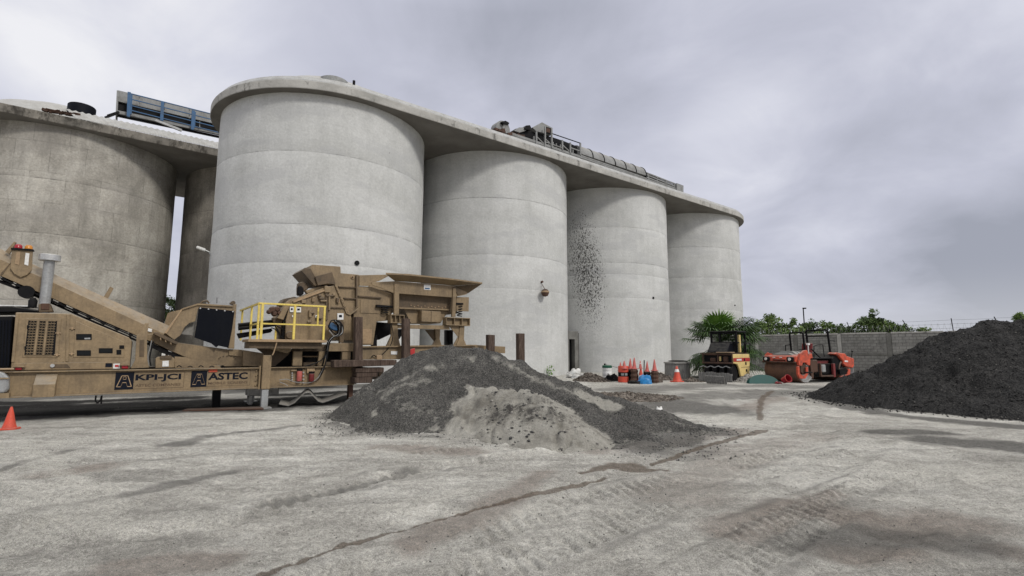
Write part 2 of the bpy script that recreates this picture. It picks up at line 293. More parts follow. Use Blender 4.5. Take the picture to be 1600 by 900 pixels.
class MB:
    def __init__(s): s.v = []; s.f = []; s.uv = None
    def add(s, vs, fs):
        k = len(s.v); s.v += [tuple(map(float, a)) for a in vs]; s.f += [tuple(i+k for i in f) for f in fs]; return s
    def box(s, c, size, rot=None):
        hx, hy, hz_ = size[0]/2, size[1]/2, size[2]/2; vs = [Vector((x*hx, y*hy, z*hz_)) for z in (-1, 1) for y in (-1, 1) for x in (-1, 1)]
        if rot is not None: vs = [rot @ q for q in vs]
        vs = [q+Vector(c) for q in vs]; return s.add(vs, [(0, 2, 3, 1), (4, 5, 7, 6), (0, 1, 5, 4), (2, 6, 7, 3), (0, 4, 6, 2), (1, 3, 7, 5)])
    def span(s, x0, x1, y0, y1, z0, z1): return s.box(((x0+x1)/2, (y0+y1)/2, (z0+z1)/2), (abs(x1-x0), abs(y1-y0), abs(z1-z0)))
    def loft(s, A, B, caps=True):           # two matching rings
        n = len(A); fs = [(i, (i+1) % n, n+(i+1) % n, n+i) for i in range(n)]
        if caps: fs += [tuple(range(n))[::-1], tuple(range(n, 2*n))]
        return s.add(list(A)+list(B), fs)
    def prism(s, poly, y0, y1):             # outline in (x,z) run through y
        return s.loft([(p[0], y0, p[1]) for p in poly], [(p[0], y1, p[1]) for p in poly])
    def tube(s, p0, p1, r, n=8, r1=None, caps=True):
        p0, p1 = Vector(p0), Vector(p1); d = (p1-p0)
        if d.length < 1e-6: return s
        d.normalize(); a = d.orthogonal().normalized(); b = d.cross(a); r1 = r if r1 is None else r1
        A = [p0+(a*math.cos(t)+b*math.sin(t))*r for t in [2*math.pi*i/n for i in range(n)]]; B = [p1+(a*math.cos(t)+b*math.sin(t))*r1 for t in [2*math.pi*i/n for i in range(n)]]
        return s.loft(A, B, caps)
    def path(s, pts, r, n=6):
        for a, b in zip(pts[:-1], pts[1:]): s.tube(a, b, r, n)
        return s
    def bar(s, p0, p1, w, h):               # rectangular bar, w across, h high
        p0, p1 = Vector(p0), Vector(p1); d = (p1-p0).normalized(); u = Vector((0, 0, 1)) if abs(d.z) < .95 else Vector((0, 1, 0)); a = d.cross(u).normalized(); b = a.cross(d)
        q = [a*w/2+b*h/2, -a*w/2+b*h/2, -a*w/2-b*h/2, a*w/2-b*h/2]; return s.loft([p0+k for k in q], [p1+k for k in q])
    def lathe(s, prof, c=(0, 0, 0), n=20, axis='z', caps=True):
        rings = []; c = Vector(c)
        for r_, z_ in prof:
            ring = []
            for i in range(n):
                t = 2*math.pi*i/n; x, y = r_*math.cos(t), r_*math.sin(t)
                ring.append(c+(Vector((x, y, z_)) if axis == 'z' else Vector((x, z_, y)) if axis == 'y' else Vector((z_, x, y))))
            rings.append(ring)
        k = len(s.v); fs = []
        for j in range(len(rings)-1):
            for i in range(n): fs.append((j*n+i, j*n+(i+1) % n, (j+1)*n+(i+1) % n, (j+1)*n+i))
        if caps: fs += [tuple(range(n))[::-1], tuple(range((len(rings)-1)*n, len(rings)*n))]
        return s.add([q for r_ in rings for q in r_], fs)
    def build(s, name, mat, parent=None, smooth=False, bevel=0.):
        me = bpy.data.meshes.new(name); me.from_pydata(s.v, [], s.f)
        bm = bmesh.new(); bm.from_mesh(me); bmesh.ops.recalc_face_normals(bm, faces=bm.faces)
        if bevel:
            es = [e_ for e_ in bm.edges if len(e_.link_faces) == 2 and e_.calc_face_angle(0) > .7]
            try: bmesh.ops.bevel(bm, geom=es, offset=bevel, segments=1, affect='EDGES', clamp_overlap=True)
            except Exception: pass
        bm.to_mesh(me); bm.free(); me.materials.append(M[mat] if isinstance(mat, str) else mat)
        if smooth:
            me.polygons.foreach_set('use_smooth', [True]*len(me.polygons))
            try: me.set_sharp_from_angle(angle=R(38))
            except Exception: pass
        return link(name, me, parent)
class Frame:
    """a local frame on the ground: x along heading a (clockwise from +Y), y away from the yard, z up"""
    def __init__(s, o, a):
        s.o = np.array([o[0], o[1]]); s.a = a; s.u = np.array([math.sin(a), math.cos(a)]); s.w = np.array([-math.cos(a), math.sin(a)]); s.rz = math.pi/2-a
    def at(s, px, py, v):                   # (x,z) where the sight line of a photo spot meets the vertical plane y=v
        d = ray(px, py); k = (v+s.o@s.w)/(d[:2]@s.w); q = d[:2]*k-s.o; return (q@s.u, EYE+d[2]*k)
    def p3(s, px, py, v): a = s.at(px, py, v); return (a[0], v, a[1])
    def poly(s, pts, v): return [s.at(x, y, v) for x, y in pts]
    def world(s, x, y, z=0.): q = s.o+s.u*x+s.w*y; return (q[0], q[1], z)

# numpy value noise for terrain
def vnoise(x, y, seed=0):
    xi = np.floor(x).astype(np.int64); yi = np.floor(y).astype(np.int64); fx = x-xi; fy = y-yi; fx = fx*fx*(3-2*fx); fy = fy*fy*(3-2*fy)
    def h(a, b):
        n = (a*374761393+b*668265263+seed*974634777) & 0xffffffff; n = ((n ^ (n >> 13))*1274126177) & 0xffffffff; return ((n ^ (n >> 16)) & 0xffff)/65535.
    return (h(xi, yi)*(1-fx)+h(xi+1, yi)*fx)*(1-fy)+(h(xi, yi+1)*(1-fx)+h(xi+1, yi+1)*fx)*fy
def fbm(x, y, f=1., o=4, seed=0, g=.5):
    r = 0; a = 1; s = 0
    for i in range(o): r = r+a*(vnoise(x*f, y*f, seed+i*7)-.5); s += a; a *= g; f *= 2.03
    return r/s*2
def segdist(x, y, P):                       # distance to a polyline and the length along it
    best = np.full(x.shape, 1e9); along = np.zeros(x.shape); side = np.zeros(x.shape); acc = 0
    for (ax, ay), (bx, by) in zip(P[:-1], P[1:]):
        dx, dy = bx-ax, by-ay; l = math.hypot(dx, dy); t = np.clip(((x-ax)*dx+(y-ay)*dy)/(l*l), 0, 1); qx, qy = x-ax-t*dx, y-ay-t*dy; d = np.hypot(qx, qy)
        k = d < best; best = np.where(k, d, best); along = np.where(k, acc+t*l, along); side = np.where(k, np.sign(qx*dy-qy*dx), side); acc += l
    return best, along, side
def grid_mesh(name, X, Y, Z, mat, attrs, parent=None, mask=None):
    n, k = X.shape; me = bpy.data.meshes.new(name); v = np.stack([X, Y, Z], -1).reshape(-1, 3).astype(np.float32)
    i = np.arange(n-1)[:, None]*k+np.arange(k-1)[None, :]; q = np.stack([i, i+1, i+1+k, i+k], -1).reshape(-1, 4)
    if mask is not None:
        mm = mask.reshape(-1); keep = mm[q].any(1); q = q[keep]; used = np.zeros(len(v), bool); used[q.reshape(-1)] = True
        idx = np.cumsum(used)-1; v = v[used]; q = idx[q]; attrs = {a: b.reshape(-1)[used] for a, b in attrs.items()}
    a_, b_, c_ = v[q[0][0]], v[q[0][1]], v[q[0][2]]
    if np.cross(b_-a_, c_-a_)[2] < 0: q = q[:, ::-1]
    me.vertices.add(len(v)); me.vertices.foreach_set('co', v.reshape(-1)); me.loops.add(q.size); me.loops.foreach_set('vertex_index', q.reshape(-1).astype(np.int32))
    me.polygons.add(len(q)); me.polygons.foreach_set('loop_start', np.arange(len(q), dtype=np.int32)*4); me.polygons.foreach_set('use_smooth', np.ones(len(q), bool))
    for a, b in attrs.items():
        at = me.attributes.new(a, 'FLOAT', 'POINT'); at.data.foreach_set('value', b.reshape(-1).astype(np.float32))
    me.update(calc_edges=True); me.materials.append(M[mat]); return link(name, me, parent)
def sstep(a, b, x): t = np.clip((x-a)/(b-a), 0, 1); return t*t*(3-2*t)
def g2(px, py): q = gp(px, py); return (q[0], q[1])

# ---------------------------------------------------------------- ground
CENTRE = np.array([0., -1.6])
ang = np.linspace(R(-62), R(62), 900); rad = np.concatenate([np.exp(np.linspace(math.log(3.2), math.log(15.), 780, endpoint=False)), np.exp(np.linspace(math.log(15.), math.log(75.), 170))])
A_, R_ = np.meshgrid(ang, rad); GX = CENTRE[0]+R_*np.sin(A_); GY = CENTRE[1]+R_*np.cos(A_)
def blob(x, y, pts, w, seed=0, amp=.5):      # soft patch round a polyline of photo spots
    d, al, sd_ = segdist(x, y, [g2(*p) for p in pts]); return np.clip(1.5*(1-d/w)+1.3*amp*fbm(x, y, .9, 5, seed, .6), 0, 1)*(d < w*2.2)
def base_height(x, y):
    z = .035*fbm(x, y, .16, 4, 3)+.02*fbm(x, y, .7, 4, 11)
    return z*np.clip((np.hypot(x, y)-1)/3, 0, 1)
GZ = base_height(GX, GY); near = np.clip(1.4-R_/26., 0, 1)
GZ = GZ+near*(.030*fbm(GX, GY, 2.6, 5, 21, .6)+.022*fbm(GX+.3*fbm(GX, GY, 1, 2, 5), GY*1.8, 8., 3, 31, .6))
# tyre tracks pressed into the dust: ribs across the wheel line
tracks = [([(470, 915), (650, 868), (860, 800), (990, 762), (1150, 722), (1330, 680)], .24, 13, .011), ([(60, 880), (340, 812), (600, 745), (800, 712), (960, 700)], .23, 14, .009),
          ([(700, 915), (850, 862), (1010, 800), (1180, 745), (1330, 705)], .25, 14, .011), ([(1000, 905), (1130, 850), (1280, 780), (1400, 735)], .22, 15, .008),
          ([(-80, 850), (240, 780), (480, 735), (720, 700)], .25, 17, .009), ([(1100, 905), (1240, 830), (1380, 760), (1560, 725)], .25, 16, .008), ([(-60, 740), (260, 712), (520, 680), (620, 668)], .28, 14, .007)]
for P_, w, fr, am in tracks:
    d, al, s_ = segdist(GX, GY, [g2(*p) for p in P_]); k = np.clip((w-d)/.06, 0, 1)*sstep(-.28, .18, fbm(GX, GY, .8, 3, int(fr)))
    lug = np.sin(al*fr*2.9+s_*d*16.+1.6*fbm(GX, GY, 2, 2, 5))*np.clip(1+1.2*fbm(GX, GY, 5, 2, 6), 0, 1.6); GZ += k*near*(am*1.7*np.clip(lug*1.4, -1, 1)-.016)
    GZ += near*.012*np.exp(-((d-w-.05)/.05)**2)*sstep(-.4, .3, fbm(GX, GY, 1.4, 2, 9))
for s_ in range(9):       # long shallow wheel ruts
    o = (s_-4)*1.25; P_ = [(-9+o*1.6, 1.5), (-2.5+o*1.25, 5), (3+o*.9, 9.), (8.5+o*.5, 15.), (10+o*.4, 22)]; d, al, _ = segdist(GX, GY, P_); GZ += near*(-.032*np.exp(-(d/.16)**2)+.020*np.exp(-((d-.27)/.08)**2))*sstep(-.5, .4, fbm(GX, GY, .5, 3, 50+s_))
red = np.zeros_like(GX); dark = np.zeros_like(GX); wet = np.zeros_like(GX); light = np.zeros_like(GX)
for P_, w, fr, am in tracks:      # dust pressed pale in the wheel lines, dark grit beside them
    d, al, s_ = segdist(GX, GY, [g2(*p) for p in P_]); k = sstep(-.3, .4, fbm(GX, GY, .8, 3, int(fr))); light = np.maximum(light, .50*k*np.clip(1.6*(1-d/w), 0, 1)*(.6+.4*np.sin(al*fr*2.9+s_*d*16))); dark = np.maximum(dark, .42*k*np.exp(-((d-w-.07)/.07)**2))
for pts, w in (([(590, 700), (660, 704), (740, 708)], .5), ([(1300, 800), (1420, 830), (1480, 815)], .75), ([(1330, 862), (1400, 862)], .4), ([(1560, 860), (1640, 880)], .35), ([(1060, 770), (1160, 705), (1280, 680)], .9), ([(1160, 640), (1215, 620)], .7), ([(60, 745), (160, 730)], .45), ([(180, 890), (330, 880)], .35), ([(850, 740), (760, 800), (640, 850)], .35), ([(930, 705), (1060, 690), (1150, 672)], .5), ([(1150, 830), (1300, 770)], .4)):
    red = np.maximum(red, blob(GX, GY, pts, w, 71)*(.62 if w < .8 else .42))
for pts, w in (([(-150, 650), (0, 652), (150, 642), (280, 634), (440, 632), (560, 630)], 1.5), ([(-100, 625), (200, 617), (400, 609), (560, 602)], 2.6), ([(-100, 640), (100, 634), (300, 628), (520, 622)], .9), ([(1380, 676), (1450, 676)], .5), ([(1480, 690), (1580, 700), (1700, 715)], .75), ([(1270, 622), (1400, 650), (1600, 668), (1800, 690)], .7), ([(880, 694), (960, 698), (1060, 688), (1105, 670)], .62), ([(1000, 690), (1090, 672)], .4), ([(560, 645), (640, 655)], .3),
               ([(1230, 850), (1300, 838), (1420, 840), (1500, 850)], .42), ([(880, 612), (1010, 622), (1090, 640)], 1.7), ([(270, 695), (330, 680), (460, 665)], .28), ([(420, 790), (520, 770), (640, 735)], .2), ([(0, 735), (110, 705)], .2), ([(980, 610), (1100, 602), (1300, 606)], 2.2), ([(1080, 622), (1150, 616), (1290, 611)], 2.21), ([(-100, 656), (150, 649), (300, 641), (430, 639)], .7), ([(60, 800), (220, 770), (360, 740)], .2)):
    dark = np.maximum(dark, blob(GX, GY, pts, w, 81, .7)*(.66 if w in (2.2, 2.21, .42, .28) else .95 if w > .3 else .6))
for pts, w in (([(0, 705), (240, 676), (500, 658)], .55), ([(620, 800), (720, 770)], .22), ([(640, 720), (700, 722)], .25), ([(1120, 655), (1200, 660)], .9), ([(1400, 735), (1560, 745), (1700, 740)], .7), ([(1300, 650), (1360, 648), (1500, 668)], .35), ([(60, 780), (150, 830), (20, 850)], .4), ([(560, 655), (640, 668)], .5), ([(30, 690), (200, 830)], .3)):
    light = np.maximum(light, blob(GX, GY, pts, w, 91, .6)*.9)
def line(pts, w0, w1):
    P_ = [g2(*p) for p in pts]; wx, wy = GX+.05*fbm(GX, GY, 1.6, 3, 61), GY+.05*fbm(GX, GY, 1.6, 3, 62); d, al, _ = segdist(wx, wy, P_); T = al.max()
    return sstep(1., .45, d/(w0+(w1-w0)*al/T+.012*fbm(GX, GY, 3, 3, 63)))
wet = np.maximum(wet, line([(410, 900), (560, 850), (700, 808), (800, 778), (870, 760), (905, 754)], .045, .085)); wet = np.maximum(wet, line([(860, 763), (945, 744)], .09, .04))
wet = np.maximum(wet, line([(905, 741), (945, 730), (990, 727)], .05, .26)); wet = np.maximum(wet, line([(965, 728), (1035, 734)], .26, .16)); wet = np.maximum(wet, line([(1020, 724), (1100, 700), (1165, 680), (1192, 672)], .07, .16))
wet = np.maximum(wet, line([(1189, 656), (1186, 640), (1190, 622), (1206, 611)], .10, .16)*.8)
GZ -= near*.008*wet
dirt_shade = np.zeros_like(GX)  # black dirt plus the crusher's shade, painted into the ground colour
for pts, w in (([(-200, 640), (0, 640), (140, 636), (290, 630), (420, 627), (530, 622)], 1.9), ([(420, 618), (560, 612), (640, 600)], .9), ([(-200, 650), (120, 645), (330, 637), (500, 632)], .8), ([(-200, 617), (200, 611), (500, 605)], 1.3), ([(-200, 630), (60, 630), (300, 622)], .8)): dirt_shade = np.maximum(dirt_shade, blob(GX, GY, pts, w, 77, .5)*.95)
GZ = np.where(R_ > 72, -.06, GZ)
tag(grid_mesh('ground', GX, GY, GZ, 'ground', dict(red=red, dark=dark, wet=wet, light=light, dirt_shade=dirt_shade)), kind='structure')
b = MB(); b.add([(-1500, -1500, -.12), (1500, -1500, -.12), (1500, 1500, -.12), (-1500, 1500, -.12)], [(0, 1, 2, 3)]); tag(b.build('terrain', 'ground'), kind='structure')

# ---------------------------------------------------------------- silos
SR = 5.5793; SA = .9126; SP = 11.6724; SH = 13.937; OV = .4666; TH = .42
row1 = Frame((-10.8866, 28.7429), SA); row2 = Frame((-28.7289, 32.0245), SA)
SOUTH = math.pi                    # seam of the drum lies at the back
def silo(name, fr, x, H, mat, label, group, holes=()):
    root = empty(name, fr.world(x, 0), fr.rz, label, 'silo', group)
    n = 160; zs = [-.3]; js = sorted(z for z, _ in JZ[name_key])
    z = 0
    for j in js: zs += [j-.035, j-.012, j+.012, j+.035]
    zs += [H]; zs = sorted(set(zs+list(np.linspace(1., H-.4, 16)))); V = []; Fc = []
    for z in zs:
        g = any(abs(z-j) < .02 for j in js); up_ = sum(1 for j in js if z > j)
        for i in range(n):
            t_ = 2*math.pi*i/n+math.pi/2; rr = SR-(.006 if g else 0)+.003*(up_ % 2)+.006*math.sin(5*t_+z)+.004*math.sin(17*t_+2*z); V.append((rr*math.cos(t_), rr*math.sin(t_), z))
    k = len(zs)
    for j in range(k-1):
        for i in range(n): Fc.append((j*n+i, j*n+(i+1) % n, (j+1)*n+(i+1) % n, (j+1)*n+i))
    me = bpy.data.meshes.new('shaft'); me.from_pydata(V, [], Fc); uv = me.uv_layers.new(name='UVMap'); q = 0
    for f in me.polygons:
        j, i = divmod(f.index, n)
        for (ii, jj) in ((i, j), (i+1, j), (i+1, j+1), (i, j+1)): uv.data[q].uv = (2*math.pi*SR*ii/n, zs[jj]); q += 1
    me.polygons.foreach_set('use_smooth', [True]*len(me.polygons)); me.materials.append(mat); link('shaft', me, root); return root
JZ = {0: [(5.63, .12), (7.46, .6), (11.02, .45)], 1: [(5.32, .1), (7.38, .5), (10.93, .6)], 2: [(5.5, .1), (7.27, .5), (8.15, .55), (10.86, .3)], 3: [(5.2, .1), (8.08, .5), (10.83, .5)], 4: [(4.2, .5), (7.9, .7), (11., .9)], 5: [(4.0, .6), (8.2, .6), (11., .6)]}
LO, MI, HI = (.43, .432, .415), (.485, .488, .472), (.535, .537, .522)
g1 = 'pale concrete silos in the front row'
# metres round the drum are counted from the back, so the yard side is at half the girth
MS = [concrete('silo_concrete', LO, MI, HI, JZ[0], 0, None, 0.), concrete('silo_concrete_b', LO, MI, HI, JZ[1], 0, None, 31.), concrete('silo_concrete_c', LO, MI, HI, JZ[2], 0, (11.8, 7.6, 1.9, 6.2), 57.), concrete('silo_concrete_d', tuple(c*.92 for c in LO), tuple(c*.95 for c in MI), HI, JZ[3], 0, None, 83.)]
lab1 = ['nearest and largest pale concrete silo, standing directly behind the tan crusher', 'second pale concrete silo in the front row, with a small rusty ball hanging on it', 'pale concrete silo spattered with black tar spots on its left flank', 'farthest pale concrete silo, behind the palm at the right end of the row']
SIL = []
for i in range(4):
    name_key = i; SIL.append(silo('silo', row1, i*SP, SH, MS[i], lab1[i], g1))
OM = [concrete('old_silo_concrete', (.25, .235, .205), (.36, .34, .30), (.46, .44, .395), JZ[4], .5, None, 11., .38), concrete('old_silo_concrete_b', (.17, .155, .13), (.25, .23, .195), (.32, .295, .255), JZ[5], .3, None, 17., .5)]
name_key = 4; silo('silo', row2, 0, 14.09, OM[0], 'brown weathered concrete silo with form marks at the far left of the photo', 'old brown silos in the rear row')
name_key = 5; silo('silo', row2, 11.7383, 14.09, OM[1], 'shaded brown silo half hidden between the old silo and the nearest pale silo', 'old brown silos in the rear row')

def stadium(x0, x1, r, n=48):
    return [(x0+r*math.cos(t_), r*math.sin(t_)) for t_ in np.linspace(math.pi/2, 3*math.pi/2, n)]+[(x1+r*math.cos(t_), r*math.sin(t_)) for t_ in np.linspace(-math.pi/2, math.pi/2, n)]
def slab(root, x0, x1, z0, th, r, mat):
    P_ = stadium(x0, x1, r, 90); rng = random.Random(3); rows = []
    b = MB(); off = [.004*rng.uniform(-1, 1) for _ in P_]
    for dz, dr in ((0, 0), (.03, .02), (th-.03, .02), (th, 0)):
        rows.append([(p[0]+(p[0]-(x0 if p[0] < x0 else x1 if p[0] > x1 else p[0]))/r*(dr+o), p[1]*(1+(dr+o)/r), z0+dz+(o*1.5 if dz > .1 else 0)) for p, o in zip(P_, off)])
    for a, c in zip(rows[:-1], rows[1:]): b.loft(a, c, False)
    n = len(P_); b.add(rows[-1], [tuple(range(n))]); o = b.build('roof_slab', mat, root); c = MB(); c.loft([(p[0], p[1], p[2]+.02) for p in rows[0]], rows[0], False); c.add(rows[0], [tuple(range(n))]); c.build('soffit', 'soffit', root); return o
r1 = empty('silo_roof', row1.world(0, 0), row1.rz, 'long flat concrete roof slab with rounded ends spanning the four pale silos', 'roof')
slab(r1, 0, 3*SP, SH, TH, SR+OV, 'slab')
b = MB(); P_ = stadium(0, 3*SP, SR+OV-.1, 60); Q_ = stadium(0, 3*SP, SR+OV-.22, 60)
b.loft([(p[0], p[1], SH+TH+.002) for p in P_], [(p[0], p[1], SH+TH+.09) for p in P_], False); b.loft([(p[0], p[1], SH+TH+.09) for p in P_], [(p[0], p[1], SH+TH+.30) for p in Q_], False); b.loft([(p[0], p[1], SH+TH+.30) for p in Q_], [(p[0], p[1], SH+TH+.002) for p in Q_], False)
b.build('edge_flashing', 'zinc', r1)
for i in range(4):
    b = MB(); b.lathe([(4.9, SH+TH), (4.4, SH+TH+.9), (3.4, SH+TH+1.8), (2., SH+TH+2.5), (.05, SH+TH+2.8)], (i*SP, .2, 0), 40); b.build('roof_dome', 'zinc', r1, True)
T1 = SH+TH
a_, c_ = row1.at(497, 128, -2.8), row1.at(545, 134, -2.8)
b = MB(); zt = row1.at(520, 117.5, -3.45)[1]; xc = (a_[0]+c_[0])/2; rr = (c_[0]-a_[0])/2; b.lathe([(rr, T1+.2), (rr, zt-.25), (rr*.97, zt-.06), (rr*.75, zt), (.02, zt)], (xc, -2.8, 0), 32)
tag(b.build('roof_tank', 'grey_steel', None, True), 'low grey round hatch tank on the roof above the nearest silo', 'tank'); o = bpy.data.objects['roof_tank']; o.location = row1.world(0, 0); o.rotation_euler[2] = row1.rz
# lifeline along the roof edge
ll = empty('safety_cable', row1.world(0, 0), row1.rz, 'thin cable strung from a short black post along the roof edge', 'cable')
px = row1.at(553, 130, -5.6); b = MB(); b.tube((px[0], -5.6, T1), (px[0], -5.6, T1+.62), .07, 8); b.build('post', 'black', ll)
b = MB(); b.path([(px[0], -5.6, T1+.38)]+[(px[0]+k*2.6, -5.6, T1+.38-.03*math.sin(k*2)) for k in range(1, 6)], .018, 5); b.build('wire', 'black', ll)
b = MB()
for k in (2, 4): b.tube((px[0]+k*2.6, -5.6, T1), (px[0]+k*2.6, -5.6, T1+.4), .02, 6)
b.build('stays', 'grey_steel', ll)['kind'] = 'stuff'

# conveyor on the front roof, runs along the row near the yard side
V1 = -4.75; cv = empty('roof_conveyor', row1.world(0, 0), row1.rz, 'grey truss conveyor with a rounded pipe cover running along the front silo roof', 'conveyor')
def fp(pts, v, fr=row1): return fr.poly(pts, v)
def plate(root, name, pts, v, d, mat, fr, bevel=0.): b = MB(); b.prism(fp(pts, v, fr), v, v+d); return b.build(name, mat, root, False, bevel)
def rod(b, p, q, v, r, fr, v2=None, n=6): b.tube(fr.p3(*p, v), fr.p3(*q, v if v2 is None else v2), r, n); return b
def bars(root, name, segs, v, w, mat, fr, h=None):
    b = MB()
    for p, q in segs: b.bar(fr.p3(*p, v), fr.p3(*q, v), w, h or w)
    return b.build(name, mat, root)
bars(cv, 'stringer', [((788, 206), (905, 245)), ((905, 245), (1057, 297)), ((796, 213), (905, 249))], V1, .16, 'grey_steel', row1)
bars(cv, 'stringer', [((788, 206), (905, 245)), ((905, 245), (1057, 297))], V1+1.1, .14, 'grey_steel', row1)
plate(cv, 'head_post', [(786, 191), (794, 190), (796, 206), (803, 209), (800, 215), (789, 209)], V1+.1, .3, 'grey_steel', row1)
plate(cv, 'hood', [(784, 190), (790, 188.5), (796, 192), (795, 194), (786, 193)], V1, .5, 'black', row1)
b = MB(); q = row1.p3(782, 204, V1+.5); b.lathe([(.55, -.3), (.55, .3)], q, 20, 'y'); b.lathe([(.16, -.45), (.16, .45)], q, 12, 'y'); b.build('tail_pulley', 'grey_steel', cv, True)
b = MB()
for k in range(9):
    q = row1.p3(775+k*5, 203.5+k*1.4+random.uniform(-1.2, 1.2), V1+random.uniform(0, .5)); b.box(q, (random.uniform(.15, .4), .3, random.uniform(.12, .3)), Matrix.Rotation(random.uniform(-.5, .5), 3, 'Y'))
b.build('scrap_fitting', 'rust', cv)
plate(cv, 'belt_load', [(799, 206), (806, 201), (815, 200), (830, 206), (844, 210), (862, 214), (880, 220), (905, 230), (905, 241), (860, 226), (800, 208)], V1+.35, .5, 'black', row1)
plate(cv, 'motor_housing', [(803, 204), (811, 199), (818, 199), (822, 204), (812, 207)], V1+.2, .5, 'grey_steel', row1)
plate(cv, 'motor', [(820, 200), (822, 196), (828, 195.5), (830, 199), (829, 203), (821, 202)], V1+.1, .5, 'black', row1)
plate(cv, 'drive_hut', [(832, 199), (847, 191), (863.5, 200), (863.5, 210), (851.5, 208), (838, 205)], V1+.15, .9, 'grey_steel', row1)
plate(cv, 'hut_panel', [(852.5, 197.5), (861.5, 200.5), (861, 209.5), (852, 207.5)], V1+.08, .06, 'black', row1); plate(cv, 'hut_sign', [(854, 199.5), (860, 201.5), (859.5, 207.5), (853.5, 206)], V1+.04, .03, 'rust', row1)
tr = [((838, 206), (838, 226)), ((851.5, 198), (851.5, 231)), ((862, 209), (862, 231)), ((878.5, 219), (878.5, 234)), ((891, 223), (891, 239)), ((906.8, 224), (906.8, 242))]
for s_ in tr: bars(cv, 'truss_post', [s_], V1-.1, .10, 'grey_steel', row1)
bars(cv, 'guard_rail', [((862, 208.5), (907.5, 224)), ((838, 206), (851, 210))], V1-.1, .05, 'black', row1)
bars(cv, 'truss_brace', [((839, 214), (849, 224)), ((852, 217), (861, 226)), ((879.5, 227), (889, 236)), ((853, 222), (878, 231)), ((892, 231), (906, 236))], V1-.08, .06, 'grey_steel', row1)
bars(cv, 'idlers', [((834, 213), (834, 219)), ((857, 221), (857, 227)), ((864, 222), (864, 229)), ((869, 224), (869, 231)), ((875.5, 226), (875.5, 233)), ((895, 233), (895, 240))], V1-.02, .07, 'grey_steel', row1)['kind'] = 'stuff'
# pipe cover in six lengths
p0 = row1.at(907, 233, V1); p1 = row1.at(1008.5, 269, V1); zc_, rc = (p0[1]+row1.at(907, 240.6, V1)[1])/2, .62
for k in range(6):
    xa = p0[0]+(p1[0]-p0[0])*k/6; xb = p0[0]+(p1[0]-p0[0])*(k+1)/6-.03; b = MB(); pts = []
    zb = row1.at(907, 241, V1)[1]; arc = [(V1+.62-.72*math.cos(t_), zb+.86*math.sin(t_)) for t_ in np.linspace(0, math.pi, 15)]
    b.loft([(xa, y, z) for y, z in arc], [(xb, y, z) for y, z in arc]); b.build('pipe_cover', 'grey_steel', cv, True)
    arc2 = [(V1+.62-.76*math.cos(t_), zb+.90*math.sin(t_)) for t_ in np.linspace(0, math.pi, 15)]; b = MB(); b.loft([(xb-.05, y, z) for y, z in arc2], [(xb+.02, y, z) for y, z in arc2]); b.build('pipe_band', 'black', cv)
bars(cv, 'frame_rail', [((907, 243), (1010, 279)), ((1010, 277), (1057, 295)), ((1010, 270), (1054, 287)), ((1010, 273), (1054, 291))], V1-.05, .09, 'grey_steel', row1)
for k in range(10):
    x_ = 932+k*13.5; y_ = 241+(x_-907)*.352; bars(cv, 'frame_leg', [((x_, y_+(2 if k < 6 else -6)), (x_, y_+13))], V1-.05, .09, 'grey_steel', row1)
plate(cv, 'belt', [(1010, 271), (1052, 288), (1056, 293), (1052, 293), (1010, 277)], V1+.3, .5, 'black', row1)
plate(cv, 'end_panel', [(1057.5, 286), (1068, 290), (1068, 306), (1057.5, 303)], V1-.2, 1.3, 'grey_steel', row1)

# rear roof
E2 = SR+OV; T2 = 14.09+.5
r2 = empty('silo_roof', row2.world(0, 0), row2.rz, 'dirty concrete roof slab over the old brown silos at the left', 'roof'); slab(r2, -SP, 2*SP+3, 14.09, .5, E2, 'slab_old')
b = MB(); b.lathe([(5.0, T2), (4.5, T2+.75), (3.4, T2+1.6), (2., T2+2.2), (.05, T2+2.45)], (-.9, .2, 0), 48); b.build('roof_dome', 'zinc', r2, True)
b = MB(); n = 170; a_ = row2.at(119, 181, -E2); c_ = row2.at(352, 232, -E2); x0, x1 = a_[0], c_[0]+2
def rsh(x_): return .035*math.sin(x_*22)
lo_ = [(x0+(x1-x0)*i/n*1., -E2+.05, T2+.03+abs(rsh(x0+(x1-x0)*i/n))) for i in range(n+1)]; hi_ = [(x0-.5+(x1-x0+.5)*i/n, -E2+.75, T2+.03+.68+rsh(x0+(x1-x0)*i/n)) for i in range(n+1)]
b.add(lo_+hi_, [(i, i+1, n+2+i, n+1+i) for i in range(n)]); lo2 = [(p[0], p[1], p[2]-.02) for p in lo_]; hi2 = [(p[0], p[1], p[2]-.02) for p in hi_]; b.add(lo2+hi2, [(i, i+1, n+2+i, n+1+i) for i in range(n)]); b.build('corrugated_sheet', 'zinc', r2)
b = MB()
for k in range(26):
    x_ = 70+k*2.1; q = row2.p3(x_, 172+(x_-70)*.16+random.uniform(-1, 1), -E2+.5); b.box(q, (random.uniform(.1, .35), .25, random.uniform(.05, .14)), Matrix.Rotation(random.uniform(-.6, .6), 3, 'Y'))
b.build('broken_sheet', 'rust', r2)
q0, q1 = row2.at(105, 165, -3.6), row2.at(151, 170, -3.6); b = MB(); rr = (q1[0]-q0[0])/2; zt = row2.at(128, 161, -3.6-.6)[1]; b.lathe([(rr, zt-.85), (rr, zt-.05), (rr*.95, zt), (.02, zt)], ((q0[0]+q1[0])/2, -3.6, 0), 32)
b.lathe([(rr*.9, T2), (rr*.9, zt-.85)], ((q0[0]+q1[0])/2, -3.6, 0), 24); o = b.build('roof_hatch', 'curtain', None, True); o.location = row2.world(0, 0); o.rotation_euler[2] = row2.rz; tag(o, 'dark round roof hatch beside the white dome on the old silo', 'hatch')
